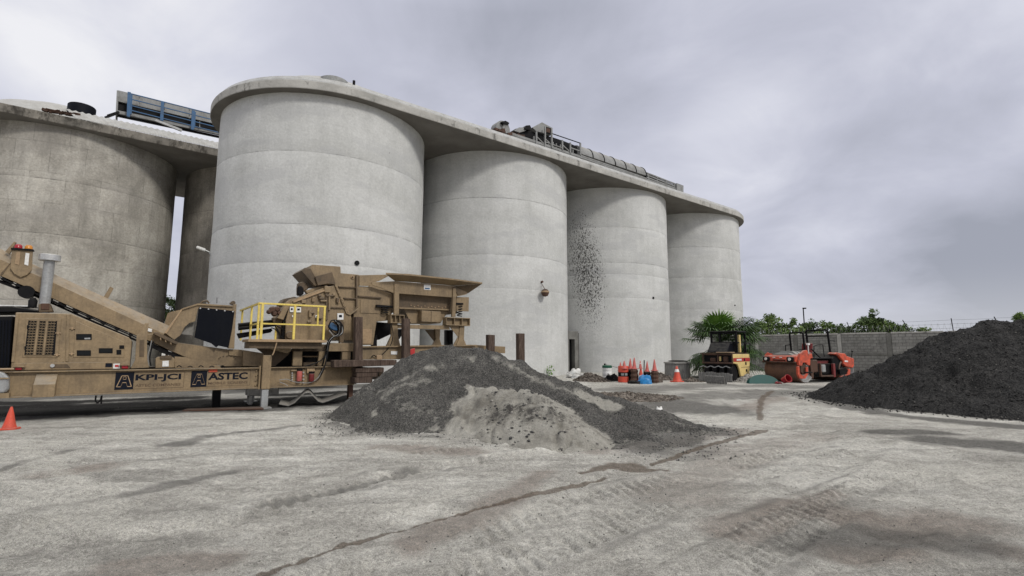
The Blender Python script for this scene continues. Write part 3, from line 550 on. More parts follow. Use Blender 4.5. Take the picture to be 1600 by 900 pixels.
V2 = -4.3; c2 = empty('roof_conveyor', row2.world(0, 0), row2.rz, 'covered conveyor gallery with blue guard rails on the old silo roof', 'conveyor')
plate(c2, 'cover', [(185, 141), (352, 183), (352, 197), (184, 158)], V2+.6, 1.2, 'grey_steel', row2)
plate(c2, 'belt', [(184, 158.4), (352, 197.4), (352, 205), (183, 171)], V2+.75, .9, 'black', row2)
plate(c2, 'end_plate', [(182.5, 141), (185.5, 141.5), (183.5, 180), (180.5, 179)], V2+.4, 1.5, 'grey_steel', row2)
plate(c2, 'stringer', [(183, 172), (352, 208), (352, 212), (183, 177)], V2+.3, .2, 'grey_steel', row2); plate(c2, 'stringer', [(183, 178), (352, 214), (352, 216.5), (183, 181)], V2+.5, .2, 'black', row2)
for x_, a, c in ((202, 144.5, 183), (206, 147, 179), (254, 160, 189), (302, 173, 203), (305, 175, 200)): bars(c2, 'guard_post', [((x_, a), (x_-1.5, c))], V2, .17 if x_ in (202, 254, 302) else .08, 'blue', row2)
for x_, a, c in ((218, 150, 164), (257, 160, 175), (296, 170, 185), (312, 190, 200)): bars(c2, 'guard_post', [((x_, a), (x_, c))], V2+.1, .05, 'grey_steel', row2)
for y_ in (146, 154.5, 164.5, 172): bars(c2, 'guard_rail', [((203, y_), (352, y_+37.5))], V2-.02, .055, 'blue', row2)
bars(c2, 'strut', [((168, 181), (186, 175)), ((164, 184), (180, 178))], V2+.3, .12, 'black', row2); bars(c2, 'strut', [((243, 188), (284, 204))], V2-.3, .14, 'zinc', row2)


# door block between second and third silo
FD = Frame(row1.world(1.5*SP, -3.2)[:2], SA)
dr = empty('door_block', row1.world(1.5*SP, -3.2), SA*0+row1.rz, 'concrete doorway in the gap between the second and third pale silos', 'doorway')
vD = 0.; zt = FD.at(893, 517.5, vD)[1]; xl = FD.at(878, 520, vD)[0]; xa = FD.at(888, 550, vD)[0]; xb = FD.at(895.2, 550, vD)[0]; xr = FD.at(901, 550, vD)[0]; zd = FD.at(892, 530, vD)[1]
b = MB(); b.span(xl, xr, -.2, .15, zd, zt); b.span(xb, xr, -.2, .15, -.1, zd-.002); b.span(xl-1.2, xa-.1, -.2, .15, -.1, zd-.002); b.build('door_surround', M['mortar'], dr)
b = MB(); b.span(xl-1.5, xr+.4, .16, .22, -.1, zt-.1); b.build('door_leaf', 'black', dr)

# fittings on the silos
def on_silo(i, px, py):       # the point of drum i seen at a photo spot
    d = ray(px, py); c = np.array(row1.world(i*SP, 0)[:2]); a = d[:2]@d[:2]; bb = -2*d[:2]@c; cc = c@c-SR*SR; k = (-bb-math.sqrt(max(bb*bb-4*a*cc, 0)))/(2*a); p = np.array([d[0]*k, d[1]*k, EYE+d[2]*k]); nrm = np.array([*(p[:2]-c)/SR, 0]); return Vector(p), Vector(nrm)
p, nn = on_silo(1, 846, 458)
h_ = empty('hanging_bucket', p, 0, 'small rusty ball shaped bucket hanging on a wire high on the second silo', 'bucket'); b = MB(); c0 = nn*.34
b.lathe([(.02, -.25), (.17, -.2), (.25, -.02), (.24, .1), (.15, .2), (.05, .24)], c0, 16); b.build('bowl', 'rust', h_, True); b = MB(); b.lathe([(.255, .0), (.26, .06), (.24, .1)], c0, 16); b.build('rim', 'tan_pale', h_)
b = MB(); b.tube(c0+Vector((0, 0, .2)), nn*.05+Vector((0, 0, .55)), .02, 6); b.tube(nn*.12+Vector((0, 0, .72)), nn*-.05+Vector((0, 0, .68)), .07, 8); b.build('hanger', 'rust', h_)
for k, (si, x_, y_, s_) in enumerate(((0, 557.5, 411, .12), (2, 1020.5, 465.5, .09), (3, 1148, 477, .06))):
    p, nn = on_silo(si, x_, y_); b = MB(); b.tube(-nn*.05, nn*.05, s_, 12); o = b.build('wall_pipe', 'black'); o.location = p
    tag(o, ['round black pipe stub high on the nearest silo above the crusher feed', 'small black pipe stub on the right side of the tar spattered silo', 'tiny black stub near the right edge of the farthest silo'][k], 'pipe')
p, nn = on_silo(0, 330, 400); wl = empty('wall_lamp', p, 0, 'small white lamp head on a thin arm at the left edge of the front row', 'lamp')
fL = gp(307, 386, p.z+.45); tip = Vector(fL); k = (p.length)/ (tip.length if tip.length else 1); dd = ray(307, 386); dd = dd/np.hypot(dd[0], dd[1])*math.hypot(p.x, p.y); tip = Vector((dd[0], dd[1], EYE+dd[2]))-p
dd = ray(321, 391); dd = dd/np.hypot(dd[0], dd[1])*math.hypot(p.x, p.y); mid_ = Vector((dd[0], dd[1], EYE+dd[2]))-p
b = MB(); b.path([Vector((0, 0, -.9)), Vector((0, 0, .0)), mid_*.35+Vector((0, 0, .1)), mid_], .03, 8); b.build('arm', 'steel', wl); b = MB(); b.bar(mid_, tip, .22, .13); b.build('lamp_head', 'white', wl, False, .03)

# ---------------------------------------------------------------- piles of material
def PD(px, py, Y): d = ray(px, py); k = Y/d[1]; return (d[0]*k, Y, EYE+d[2]*k)
def ridge_z(x, y, pts, slope, wob=.22, seed=0, soft=.25):
    wx = x+wob*fbm(x, y, .55, 4, seed); wy = y+wob*fbm(x, y, .55, 4, seed+3); best = np.full(x.shape, -9.)
    for a, b_ in zip(pts[:-1], pts[1:]):
        dx, dy = b_[0]-a[0], b_[1]-a[1]; t_ = np.clip(((wx-a[0])*dx+(wy-a[1])*dy)/(dx*dx+dy*dy), 0, 1); d = np.hypot(wx-a[0]-t_*dx, wy-a[1]-t_*dy)
        h = a[2]+(b_[2]-a[2])*t_; z = h-slope*(np.sqrt(d*d+soft*soft)-soft); best = np.maximum(best, z)
    return best
GR = [PD(705, 542, 12.9), PD(742, 546, 12.7), PD(800, 561, 12.3), PD(850, 580, 11.9), PD(900, 600, 11.5), PD(960, 619, 11.1), PD(1030, 640, 10.8), PD(1082, 658, 10.5)]
GR2 = [PD(612, 588, 13.2), PD(650, 552, 13.1), PD(676, 544, 13.0), PD(705, 542, 12.9)]
GR3 = [PD(760, 556, 12.5), PD(850, 606, 11.1), PD(930, 640, 10.0), PD(1000, 668, 9.35), PD(1030, 690, 8.7)]
SA_ = [PD(668, 634, 10.9), PD(700, 612, 11.2), PD(735, 600, 11.3), PD(775, 601, 10.95), PD(815, 607, 10.4), PD(846, 619, 9.8), PD(872, 640, 9.2), PD(896, 672, 8.7)]
SB_ = [PD(696, 578, 12.1), PD(664, 600, 11.65), PD(632, 622, 11.3), PD(575, 640, 11.5)]
def pile_z(x, y):
    z = np.maximum(ridge_z(x, y, GR, .66, .22, 5), ridge_z(x, y, GR2, .82, .14, 6)); z = np.maximum(z, ridge_z(x, y, GR3, .50, .2, 8, .5)-.06)
    k = np.clip(z+.5, 0, 1); z = z+k*(.13*fbm(x, y, .8, 4, 9)-.22*np.clip(.16-np.abs(fbm(x*1.6+.5*y, y*.5, 1.1, 3, 14)), 0, 1)+.09*fbm(x, y, 3.2, 4, 10)+.04*fbm(x, y, 11, 3, 12)); return z*np.clip(1, 0, 1)-.02
def sand_z(x, y):
    a = ridge_z(x, y, SA_, .60, .30, 15, .08)+.03; b_ = ridge_z(x, y, SB_, .72, .18, 16, .10)-.03; z = np.maximum(a, b_)
    gull = np.abs(fbm(x*1.2, y, 1.6, 4, 18)); k = np.clip(z*2+.6, 0, 1); return z+k*(.10*fbm(x, y, 1.1, 4, 17)-.45*np.clip(.22-gull, 0, 1)+.045*fbm(x, y, 5.5, 3, 19)+.015*fbm(x, y, 17, 2, 20))-.03
def hill(name, fz, x0, x1, y0, y1, st, mat, attrs, label, cat='pile'):
    X, Y = np.meshgrid(np.arange(x0, x1, st), np.arange(y0, y1, st)); Z = fz(X, Y); gz = base_height(X, Y)
    o = grid_mesh(name, X, Y, np.maximum(Z, gz-.12), mat, {k: f(X, Y, Z) for k, f in attrs.items()}, None, Z > gz-.10); return tag(o, label, cat)
def lite(X, Y, Z):
    P_ = [(PD(905, 612, 11.)[0], PD(905, 612, 11.)[1]), (PD(962, 628, 10.6)[0], PD(962, 628, 10.6)[1])]; d, _, _ = segdist(X, Y, P_); r = np.clip(1-d/.28, 0, 1)
    for a_, b2, w in ((PD(690, 582, 12.1), PD(590, 640, 11.9), .13), (PD(664, 600, 11.7), PD(600, 642, 11.5), .16), (PD(722, 566, 12.3), PD(740, 570, 12.2), .1), (PD(770, 566, 12.2), PD(900, 625, 11.), .14)):
        d, _, _ = segdist(X, Y, [a_[:2], b2[:2]]); r = np.maximum(r, .52*np.clip(1-d/(w*3), 0, 1))
    r = np.maximum(r, .62*np.clip(1-(Z-sand_z(X, Y))/.14, 0, 1)*(sand_z(X, Y) > -.05))
    r = np.maximum(r, .40*sstep(.05, .5, fbm(X*.45+Y*.9, Y*.35-X*.3, 1.5, 5, 88, .6)))
    return np.maximum(r, .42*np.clip(.35-Z, 0, 1)/.35)
hill('gravel_pile', pile_z, -6.5, 6., 7.5, 16.8, .035, 'gravel', {'light': lite}, 'long grey gravel pile in the middle of the yard in front of the crusher')
def darkp(X, Y, Z):
    r = .26*np.ones_like(X)
    for a_, b2, w in ((PD(770, 640, 9.9), PD(800, 655, 9.7), .5), (PD(835, 620, 10.2), PD(856, 640, 9.9), .35), (PD(820, 665, 9.4), PD(890, 670, 9.2), .5), (PD(668, 590, 11.9), PD(640, 625, 11.5), .3)):
        d, _, _ = segdist(X, Y, [a_[:2], b2[:2]]); r = np.maximum(r, .26+.28*np.clip(1.2-d/w, 0, 1))
    return r
hill('sand_pile', sand_z, -5.5, 2.6, 7.6, 13.4, .03, 'sand', {'dark': darkp}, 'pale crusty sand heap lying against the front of the grey gravel pile')
CR = [PD(1282, 613, 18.6), PD(1350, 587, 17.9), PD(1400, 565, 17.3), PD(1440, 542, 16.8), PD(1480, 526, 16.4), PD(1510, 517, 16.1), PD(1560, 506, 15.7), PD(1600, 502, 15.4), PD(1700, 502, 14.8), PD(1830, 520, 14.)]
def coal_z(x, y):
    z = ridge_z(x, y, CR, .60, .35, 25, .35); k = np.clip(z+.4, 0, 1); return z+k*(.24*fbm(x, y, .8, 4, 29)+.12*fbm(x, y, 2.8, 4, 30)+.05*fbm(x, y, 9, 3, 32))
hill('asphalt_pile', coal_z, 8.2, 25., 8., 21.5, .05, 'coal', {}, 'big black pile of crushed asphalt at the right edge of the photo')

# loose stones: small rough lumps
gm = bpy.data.objects['ground'].data.attributes['dark']; dk = np.zeros(GX.size, np.float32); gm.data.foreach_get('value', dk); dk = dk.reshape(GX.shape)
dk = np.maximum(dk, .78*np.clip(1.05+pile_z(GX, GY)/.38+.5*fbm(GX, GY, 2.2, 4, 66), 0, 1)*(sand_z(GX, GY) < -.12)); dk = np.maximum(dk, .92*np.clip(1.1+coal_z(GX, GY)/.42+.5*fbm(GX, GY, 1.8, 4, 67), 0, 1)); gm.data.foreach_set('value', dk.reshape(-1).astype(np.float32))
LUMP = np.array([(1, 0, 0), (-1, 0, 0), (0, 1, 0), (0, -1, 0), (0, 0, 1), (0, 0, -1), (.7, .6, .5), (-.6, .7, -.5)], float); LF = np.array([(0, 2, 4), (2, 1, 4), (1, 3, 4), (3, 0, 4), (2, 0, 5), (1, 2, 5), (3, 1, 5), (0, 3, 5)])
def scatter(name, P3, sizes, mat, label, flat=.7):
    rg = np.random.default_rng(len(P3)); n = len(P3); base = LUMP[None, :6]*rg.uniform(.55, 1.25, (n, 6, 3)); base[:, :, 2] *= flat
    a = rg.uniform(0, 2*np.pi, n); b_ = rg.uniform(-.6, .6, n); ca, sa, cb, sb = np.cos(a), np.sin(a), np.cos(b_), np.sin(b_)
    x, y, z = base[..., 0], base[..., 1], base[..., 2]; x, z = x*cb[:, None]+z*sb[:, None], -x*sb[:, None]+z*cb[:, None]; x, y = x*ca[:, None]-y*sa[:, None], x*sa[:, None]+y*ca[:, None]
    V = np.stack([x, y, z], -1)*np.asarray(sizes)[:, None, None]+P3[:, None, :]; Fi = (LF[None]+np.arange(n)[:, None, None]*6).reshape(-1, 3); V = V.reshape(-1, 3).astype(np.float32)
    me = bpy.data.meshes.new(name); me.vertices.add(len(V)); me.vertices.foreach_set('co', V.reshape(-1)); me.loops.add(Fi.size); me.loops.foreach_set('vertex_index', Fi.reshape(-1).astype(np.int32))
    me.polygons.add(len(Fi)); me.polygons.foreach_set('loop_start', np.arange(len(Fi), dtype=np.int32)*3); me.update(calc_edges=True); me.materials.append(M[mat]); o = link(name, me); return tag(o, label, kind='stuff')
rg = np.random.default_rng(5)
def scat_on(name, fz, box, n, lo, hi, mat, label, mn=.02, p=2.5):
    x = rg.uniform(box[0], box[1], n); y = rg.uniform(box[2], box[3], n); z = fz(x, y); k = z > base_height(x, y)+mn-.05; x, y, z = x[k], y[k], z[k]; s_ = lo+(hi-lo)*rg.random(len(x))**p
    return scatter(name, np.stack([x, y, z+s_*.15], -1), s_, mat, label)
scat_on('gravel_stones', pile_z, (-5.5, 5.5, 8.2, 14.5), 16000, .004, .026, 'stone_dark', 'dark stones strewn over the grey gravel pile', .0, 6)
scat_on('gravel_stones', pile_z, (-5.5, 5.5, 8.2, 14.5), 5000, .004, .018, 'stone_pale', 'pale chips strewn over the grey gravel pile', .0, 4)
scat_on('sand_clods', sand_z, (-5, 2.4, 8, 13), 2500, .008, .05, 'stone_pale', 'pale clods on the sand heap', .03, 4)
scat_on('sand_clods', sand_z, (-.6, .9, 8.6, 10.6), 260, .006, .05, 'stone_dark', 'dark clods on the face of the sand heap', .1, 4)
scat_on('asphalt_lumps', coal_z, (9, 22, 9, 19), 26000, .008, .042, 'coal', 'black lumps strewn over the asphalt pile', .0, 3.5)
scat_on('asphalt_lumps', coal_z, (9, 22, 9, 19), 2200, .006, .022, 'stone_pale', 'pale chips on the black asphalt pile', .0, 4)
def ground_z(x, y): return base_height(x, y)+.005
x = rg.uniform(-1, 1, 14000); r_ = 2.6+22*rg.random(14000)**1.5; gx = r_*np.sin(x*1.1); gy = r_*np.cos(x*1.1); cl = fbm(gx, gy, .8, 3, 44); k = cl > -.05; gx, gy = gx[k], gy[k]; s_ = .002+.009*rg.random(len(gx))**5
scatter('pebbles', np.stack([gx, gy, base_height(gx, gy)+.004], -1), s_, 'stone_dark', 'dark pebbles scattered on the dusty yard')
x = rg.uniform(-1, 1, 5000); r_ = 2.6+22*rg.random(5000)**1.5; gx = r_*np.sin(x*1.1); gy = r_*np.cos(x*1.1); s_ = .002+.010*rg.random(len(gx))**5
scatter('pebbles', np.stack([gx, gy, base_height(gx, gy)+.004], -1), s_, 'stone_pale', 'pale pebbles scattered on the dusty yard')
# rim of stones at the feet of the piles
def rim(fz, box, n, lo, hi, mat, label):
    x = rg.uniform(box[0], box[1], n); y = rg.uniform(box[2], box[3], n); z = fz(x, y); g = base_height(x, y); k = (z < g+.08) & (z > g-.30-.2*rg.random(n)); x, y = x[k], y[k]; s_ = lo+(hi-lo)*rg.random(len(x))**3; scatter('loose_gravel', np.stack([x, y, base_height(x, y)+.01], -1), s_, mat, label)
rim(pile_z, (-6.5, 6.2, 7.6, 15), 14000, .004, .022, 'stone_dark', 'loose dark gravel round the foot of the grey pile'); rim(coal_z, (8, 23, 8, 20), 9000, .012, .05, 'coal', 'loose black lumps round the foot of the asphalt pile')
# rubble near the silos
def mound(px, py, rx, ry, h, mat, label, name='rubble_heap', seed=1, n=500, big=.09):
    c = gp(px, py); c[1] += ry*.6; c[0] += ry*.6*(px-800)/791
    def fz(x, y): d = np.hypot((x-c[0])/rx, (y-c[1])/ry); return h*(1-d)*1.1+.5*h*fbm(x, y, 1.8, 4, seed)*np.clip(1.3-d, 0, 1)+.10*fbm(x, y, 7, 3, seed+1)*np.clip(1.2-d, 0, 1)
    hill(name, fz, c[0]-rx*1.3, c[0]+rx*1.3, c[1]-ry*1.3, c[1]+ry*1.3, .05, mat, {'light': lambda X, Y, Z: 0*X}, label)
    scat_on('rubble_stones', fz, (c[0]-rx, c[0]+rx, c[1]-ry, c[1]+ry), n, .02, big, mat, 'loose lumps on the '+label, 0, 3)
mound(924, 596, .95, 1.1, .38, 'rubble', 'brown rubble heap between the gravel pile and the white drum', seed=3, n=1500, big=.10)
mound(965, 625, 2.2, 1.6, .12, 'rubble', 'low spread of mixed rubble behind the end of the gravel pile', seed=8, n=1400, big=.05)
mound(1032, 594, .9, .6, .38, 'rubble', 'small brown rubble heap between the stacked cones and the single cone', seed=13, n=500)
mound(1168, 598, .7, .45, .30, 'stone_pale', 'small grey rubble heap beside the yellow roller', seed=17, n=300)
mound(1082, 597, .8, .4, .20, 'rubble', 'low dirt heap in front of the concrete tank', seed=19, n=300)

# ---------------------------------------------------------------- mobile crushing plant
MF = Frame((-6.8674, 14.2838), R(54))
plant = empty('crushing_plant', MF.world(0, 0), MF.rz, 'long tan mobile crushing plant with a rising conveyor, engine housing, yellow railing and feed hopper', 'crusher')
def mb_(name, segs, v, w, mat, par, h=None, v2=None):
    b = MB()
    for p, q in segs: b.bar(MF.p3(*p, v), MF.p3(*q, v if v2 is None else v2), w, h or w)
    return b.build(name, mat, par)
def mp(name, pts, v, d, mat, par, bevel=0.): return plate(par, name, pts, v, d, mat, MF, bevel)
X = lambda px, py, v=.06: MF.at(px, py, v)[0]; Zz = lambda px, py, v=.06: MF.at(px, py, v)[1]
zb, zt = .53, 1.10; xL, xR = X(-60, 600), X(552, 590)
def ibeam(name, x0, x1, y, par, mat='tan', z0=zb, z1=zt, fl=.2, side=1):
    b = MB(); b.span(x0, x1, y, y+.03, z0+.025, z1-.025); b.span(x0, x1, y-.10*side, y+.12, z1-.025, z1); b.span(x0, x1, y-.10*side, y+.12, z0, z0+.025); return b.build(name, mat, par, False, .004)
ch = ibeam('chassis_beam', xL, X(404, 580), .06, plant); ch2 = ibeam('chassis_beam', X(420, 580), xR, .06, plant); ibeam('chassis_beam', xL, xR, 2.1, plant, 'tan_dark')
b = MB(); b.span(X(404, 580), X(406.5, 580), -.05, .16, zb-.02, zt+.05); 
for k in range(4): b.lathe([(.022, -.03), (.022, .01)], (X(400.5, 580), .05, zb+.09+k*.13), 8, 'y')
b.build('joint_flange', 'tan', plant)
b = MB()
for k in range(4): b.lathe([(.018, -.005), (.018, .012)], (X(402, 580), .045, zb+.09+k*.13), 8, 'y')
b.build('bolt_holes', 'black', ch)['kind'] = 'stuff'
for k in range(6):
    x_ = xL+.5+k*1.75; b = MB(); b.span(x_, x_+.12, .2, 2.05, zb+.1, zt-.1); b.build('cross_member', 'tan_dark', plant)
# jack legs
for (xa, v_) in ((X(414.5, 590, 0), -.02), (X(414.5, 590, 0), 2.05)):
    b = MB(); b.span(xa-.11, xa+.11, v_-.13, v_+.09, zb-.02, Zz(414, 555, -.1)); j = b.build('jack_leg', 'tan', plant, False, .012)
    b = MB(); b.span(xa-.085, xa+.085, v_-.10, v_+.06, .02, zb-.025); b.build('inner_tube', 'steel', j, False, .008); b = MB(); b.span(xa-.17, xa+.17, v_-.18, v_+.14, -.03, .02); b.build('foot_plate', 'steel', j)
b = MB(); b.span(X(545, 600), X(551, 600), 0, .2, 0, zb-.01); b.build('prop', 'rust', plant); b = MB(); b.span(X(338, 620, 1.)-.1, X(338, 620, 1.)+.1, .9, 1.1, -.02, zb+.2); b.build('prop', 'black', plant)
# maker's boards
def letters(txt, x0, x1, z0, z1, y, mat, par, bold=.0, name='lettering'):
    cu = bpy.data.curves.new(name, 'FONT'); cu.body = txt; cu.offset = bold; cu.extrude = .01; cu.resolution_u = 3; to = bpy.data.objects.new('t', cu); COL.objects.link(to)
    bpy.context.view_layer.update(); me = bpy.data.meshes.new_from_object(to.evaluated_get(bpy.context.evaluated_depsgraph_get())); bpy.data.objects.remove(to); bpy.data.curves.remove(cu)
    co = np.zeros(len(me.vertices)*3, np.float32); me.vertices.foreach_get('co', co); co = co.reshape(-1, 3); mn, mxx = co.min(0), co.max(0); n = np.zeros_like(co)
    n[:, 0] = x0+(co[:, 0]-mn[0])/(mxx[0]-mn[0])*(x1-x0); n[:, 2] = z0+(co[:, 1]-mn[1])/(mxx[1]-mn[1])*(z1-z0); n[:, 1] = y-(co[:, 2]-mn[2])/(mxx[2]-mn[2]+1e-9)*.004
    me.vertices.foreach_set('co', n.reshape(-1)); me.name = name; me.materials.clear(); me.materials.append(M[mat]); me.update(); return link(name, me, par)
def board(xa, xb, xc, ya, yb, big, small, fr1, fr2):
    x0, x1, x2 = X(xa, ya), X(xb, ya), X(xc, ya); z1, z0 = zt-.065, zb+.095
    b = MB(); b.span(x0, x1, .045, .06, z0, z1); bd = b.build('name_board', 'dark_print', plant)
    b = MB(); t_ = .007; b.span(x1, x2, .052, .06, z1-t_, z1); b.span(x1, x2, .052, .06, z0, z0+t_); b.span(x2-t_, x2, .052, .06, z0+t_, z1-t_); b.build('border', 'brown_print', bd)
    w = x1-x0; h = z1-z0; y = .043; b = MB(); P_ = lambda a, c: (x0+a*w, y, z0+c*h)
    for s_ in (((.10, .16), (.34, .80)), ((.34, .80), (.66, .80)), ((.66, .80), (.90, .16)), ((.90, .16), (.68, .16)), ((.68, .16), (.60, .40)), ((.60, .40), (.40, .40)), ((.40, .40), (.32, .16)), ((.32, .16), (.10, .16))): b.bar(P_(*s_[0]), P_(*s_[1]), .004, .017)
    cc = P_(.5, .66); 
    for k in range(12): t0, t1 = k*math.pi/6, (k+1)*math.pi/6; b.bar((cc[0]+.034*math.cos(t0), y, cc[2]+.034*math.sin(t0)), (cc[0]+.034*math.cos(t1), y, cc[2]+.034*math.sin(t1)), .004, .012)
    b.build('emblem', 'tan_pale', bd)
    letters(big, x1+.03, x1+.03+(x2-x1-.07)*fr1, z0+h*.40, z0+h*.86, .058, 'dark_print', bd, .035); letters(small, x1+.04, x1+.03+(x2-x1-.07)*fr2, z0+h*.12, z0+h*.28, .058, 'brown_print', bd, .01)
board(180, 209, 287.5, 594, 595, 'KPI-JCI', 'ASTEC COMPANIES', .97, .97); board(298.5, 323, 391, 592, 592, 'ASTEC', 'MOBILE SCREENS', .97, .97)
mp('reflector', [(326, 576.8), (339.5, 576.4), (339.5, 581.2), (326, 581.6)], .03, .03, 'orange', plant)
# step box on the beam
b = MB(); x0, x1 = X(54.6, 605), X(88.6, 605); za, zc2, zd2 = zb-.0, Zz(70, 600.7, -.2), zt-.06
b.loft([(x0, .05, za), (x0, -.22, za), (x0, -.22, zc2), (x0, .05, zd2)], [(x1, .05, za), (x1, -.22, za), (x1, -.22, zc2), (x1, .05, zd2)]); b.build('step_box', 'tan', plant, False, .006)
# engine housing
H_ = mp('engine_housing', [(24.4, 488), (111, 490), (201, 527), (206, 533), (202, 577), (16.5, 580)], .12, 1.75, 'tan', plant, .015)
mp('radiator_end', [(-60, 495), (20, 494), (14, 577), (-60, 579)], .2, 1.6, 'black', plant, .01)
for k in range(7): mp('radiator_fin', [(-16+k*5, 500), (-13+k*5, 500), (-16+k*5, 572), (-19+k*5, 572)], .17, .03, 'curtain', plant)
mp('top_tank', [(-60, 478), (20, 478), (60, 484), (60, 488), (-60, 490)], .5, 1.0, 'black', plant, .03); mp('tank_lid', [(-60, 474.5), (52, 477.5), (52, 479), (-60, 477.3)], .9, .7, 'white', plant)
def panel(name, pts, v, d, mat, par): return mp(name, pts, v, d, mat, par, .006)
d1 = panel('housing_door', [(41, 497.5), (96, 498), (90.5, 559), (35, 558.5)], .105, .014, 'tan', H_)
d2 = panel('housing_door', [(117.8, 501.2), (195.6, 535), (194, 558), (114.4, 558.4)], .105, .014, 'tan', H_)
panel('kick_panel', [(22, 567.5), (203, 565.5), (202.3, 576), (17, 578.5)], .10, .02, 'tan', H_)
panel('corner_post', [(24.6, 489.5), (30, 489.6), (22.5, 566), (17.5, 566)], .10, .02, 'tan', H_); panel('corner_post', [(104, 491), (109.5, 491.3), (107, 565), (102, 565)], .10, .02, 'tan', H_)
g_ = mp('grille', [(44.5, 500.5), (89.3, 501.3), (85.4, 555.5), (38, 555)], .1, .004, 'black', plant)
a1, a2 = MF.at(44.5, 500.5, .1), MF.at(89.3, 501.3, .1); b1, b2_ = MF.at(38, 555, .1), MF.at(85.4, 555.5, .1); zg1, zg0 = a1[1], b1[1]; xg0, xg1 = b1[0]+.02, a2[0]-.02
b = MB(); nr = 13
for k in range(nr+1):
    z = zg0+(zg1-zg0)*k/nr; b.span(xg0, xg1, .082, .098, z-.007, z+.007)
for k in range(nr):
    z = zg0+(zg1-zg0)*(k+.5)/nr
    for c in range(9): x_ = xg0+(xg1-xg0)*(c+.5)/9; b.box((x_, .085, z), (.03, .01, .008), Matrix.Rotation(.7 if c % 2 else -.7, 3, 'Y'))
for k in (1, 2): x_ = xg0+(xg1-xg0)*k/3; b.span(x_-.018, x_+.018, .078, .1, zg0, zg1)
b.build('grille_mesh', 'tan', d1)['kind'] = 'stuff'
for nm, q in (('window', (119, 521.8, 143.3, 531)), ('window', (120, 547.3, 142, 556)), ('window', (154.4, 544, 176, 551.8)), ('latch', (186.5, 539.5, 194, 545)), ('latch', (182, 546.5, 189.5, 554))):
    mp(nm, [(q[0], q[1]), (q[2], q[1]), (q[2], q[3]), (q[0], q[3])], .09, .016, 'black', d2, .004)
    if nm == 'window': mp('pane', [(q[0]+2, q[1]+2), (q[2]-2, q[1]+2), (q[2]-2, q[3]-1.5), (q[0]+2, q[3]-1.5)], .086, .005, 'glass', d2)
mp('window_glint', [(132, 528), (141, 527.5), (141, 530), (132, 530.2)], .083, .004, 'steel', d2)
for q in ((42, 508, 50, 514.4), (38, 541, 46.7, 547)): mp('latch', [(q[0], q[1]), (q[2], q[1]), (q[2], q[3]), (q[0], q[3])], .085, .02, 'black', d1, .006)
for q in ((91, 520.5), (89, 554.5), (113, 513), (112, 553)): b = MB(); p_ = MF.p3(*q, .09); b.tube((p_[0]-.05, .09, p_[2]), (p_[0]+.05, .09, p_[2]), .012, 6); b.box((p_[0], .09, p_[2]), (.03, .03, .06)); b.build('hinge', 'tan_pale', H_)
b = MB(); q = MF.p3(82, 571.3, .08); b.lathe([(.04, -.02), (.04, .02)], q, 12, 'y'); b.build('filler_cap', 'chrome', H_, True)
mp('grab_slot', [(86, 569), (105, 569), (110, 574.5), (82, 574.5)], .085, .02, 'tan_dark', H_)
mp('tail_light', [(23.5, 573.5), (34, 573.2), (34, 578), (23.5, 578.2)], .06, .05, 'red_lens', H_, .01); mp('tail_light', [(190, 570.5), (200, 570.5), (200, 576), (190, 576)], .06, .05, 'red_lens', H_, .01)
mp('light_guard', [(20, 571.5), (36, 571.3), (39, 574), (36, 573.6), (22, 573.8), (17, 575)], .02, .10, 'tan', H_); mp('light_guard', [(188, 568.5), (201, 568.5), (203, 571), (186, 571)], .02, .10, 'tan', H_)
mp('warning_sticker', [(177, 568.2), (187.5, 568), (187.3, 575.8), (176.5, 576)], .09, .012, 'white', H_); mp('warning_print', [(179.5, 570), (185.5, 570), (185.5, 573.5), (179.5, 573.5)], .086, .005, 'red_stripe', H_); mp('warning_sticker', [(165, 567.5), (175.5, 567.4), (175, 573.5), (164.5, 573.6)], .09, .012, 'dark_print', H_)
# water tank at the left end
t_ = mp('water_tank', [(-60, 581), (4, 581), (13, 590), (13, 608), (8, 614), (-60, 617)], -.15, .2, 'steel', plant, .03); mb_('tank_bar', [((-60, 592), (14, 591))], -.17, .03, 'tan', plant); mp('tank_shelf', [(-60, 616), (14, 614), (14, 622), (-60, 624)], -.12, .3, 'tan', plant)
b = MB(); b.tube(MF.p3(-60, 578, -.1), MF.p3(22, 576.5, -.1), .022, 8); b.build('rail_tube', 'tan_pale', plant)
b = MB(); b.path([MF.p3(-20, 658, -.9), MF.p3(-5, 657, -.9), MF.p3(2, 655.5, -.8)], .012, 6)
b = MB(); q = [(150, 618), (149, 626), (152, 630), (157, 625), (159, 618), (158, 631)]; b.path([MF.p3(a, c, .1) for a, c in q], .018, 6); b.build('tow_hook', 'black', plant)
# exhaust stack
ex = MF.p3(71.5, 476, .75); et = MF.p3(76.5, 398, .75); xe = (ex[0]+et[0])/2; b = MB(); b.lathe([(.105, ex[2]-.25), (.105, et[2]-.1)], (xe, .75, 0), 20); st = b.build('exhaust_stack', 'steel', plant, True)
zc3 = MF.p3(76, 407.5, .75)[2]; b = MB(); b.lathe([(.12, zc3-.01), (.205, zc3), (.205, et[2]-.015), (.19, et[2]), (.02, et[2])], (xe, .75, 0), 24); b.build('rain_cap', 'chrome', st, True)
mp('stack_base', [(60, 475), (77, 474), (82, 487), (60, 488)], .6, .3, 'tan_dark', plant, .01); mp('stack_collar', [(64, 474), (77, 474), (77, 484), (64, 484)], .58, .1, 'rust', plant, .01)
b = MB(); b.lathe([(.08, MF.p3(51, 480, .9)[2]), (.085, MF.p3(51, 470, .9)[2]), (.04, MF.p3(51, 465, .9)[2])], (MF.p3(51, 475, .9)[0], .9, 0), 14); b.build('air_cleaner', 'rubber', plant, True)
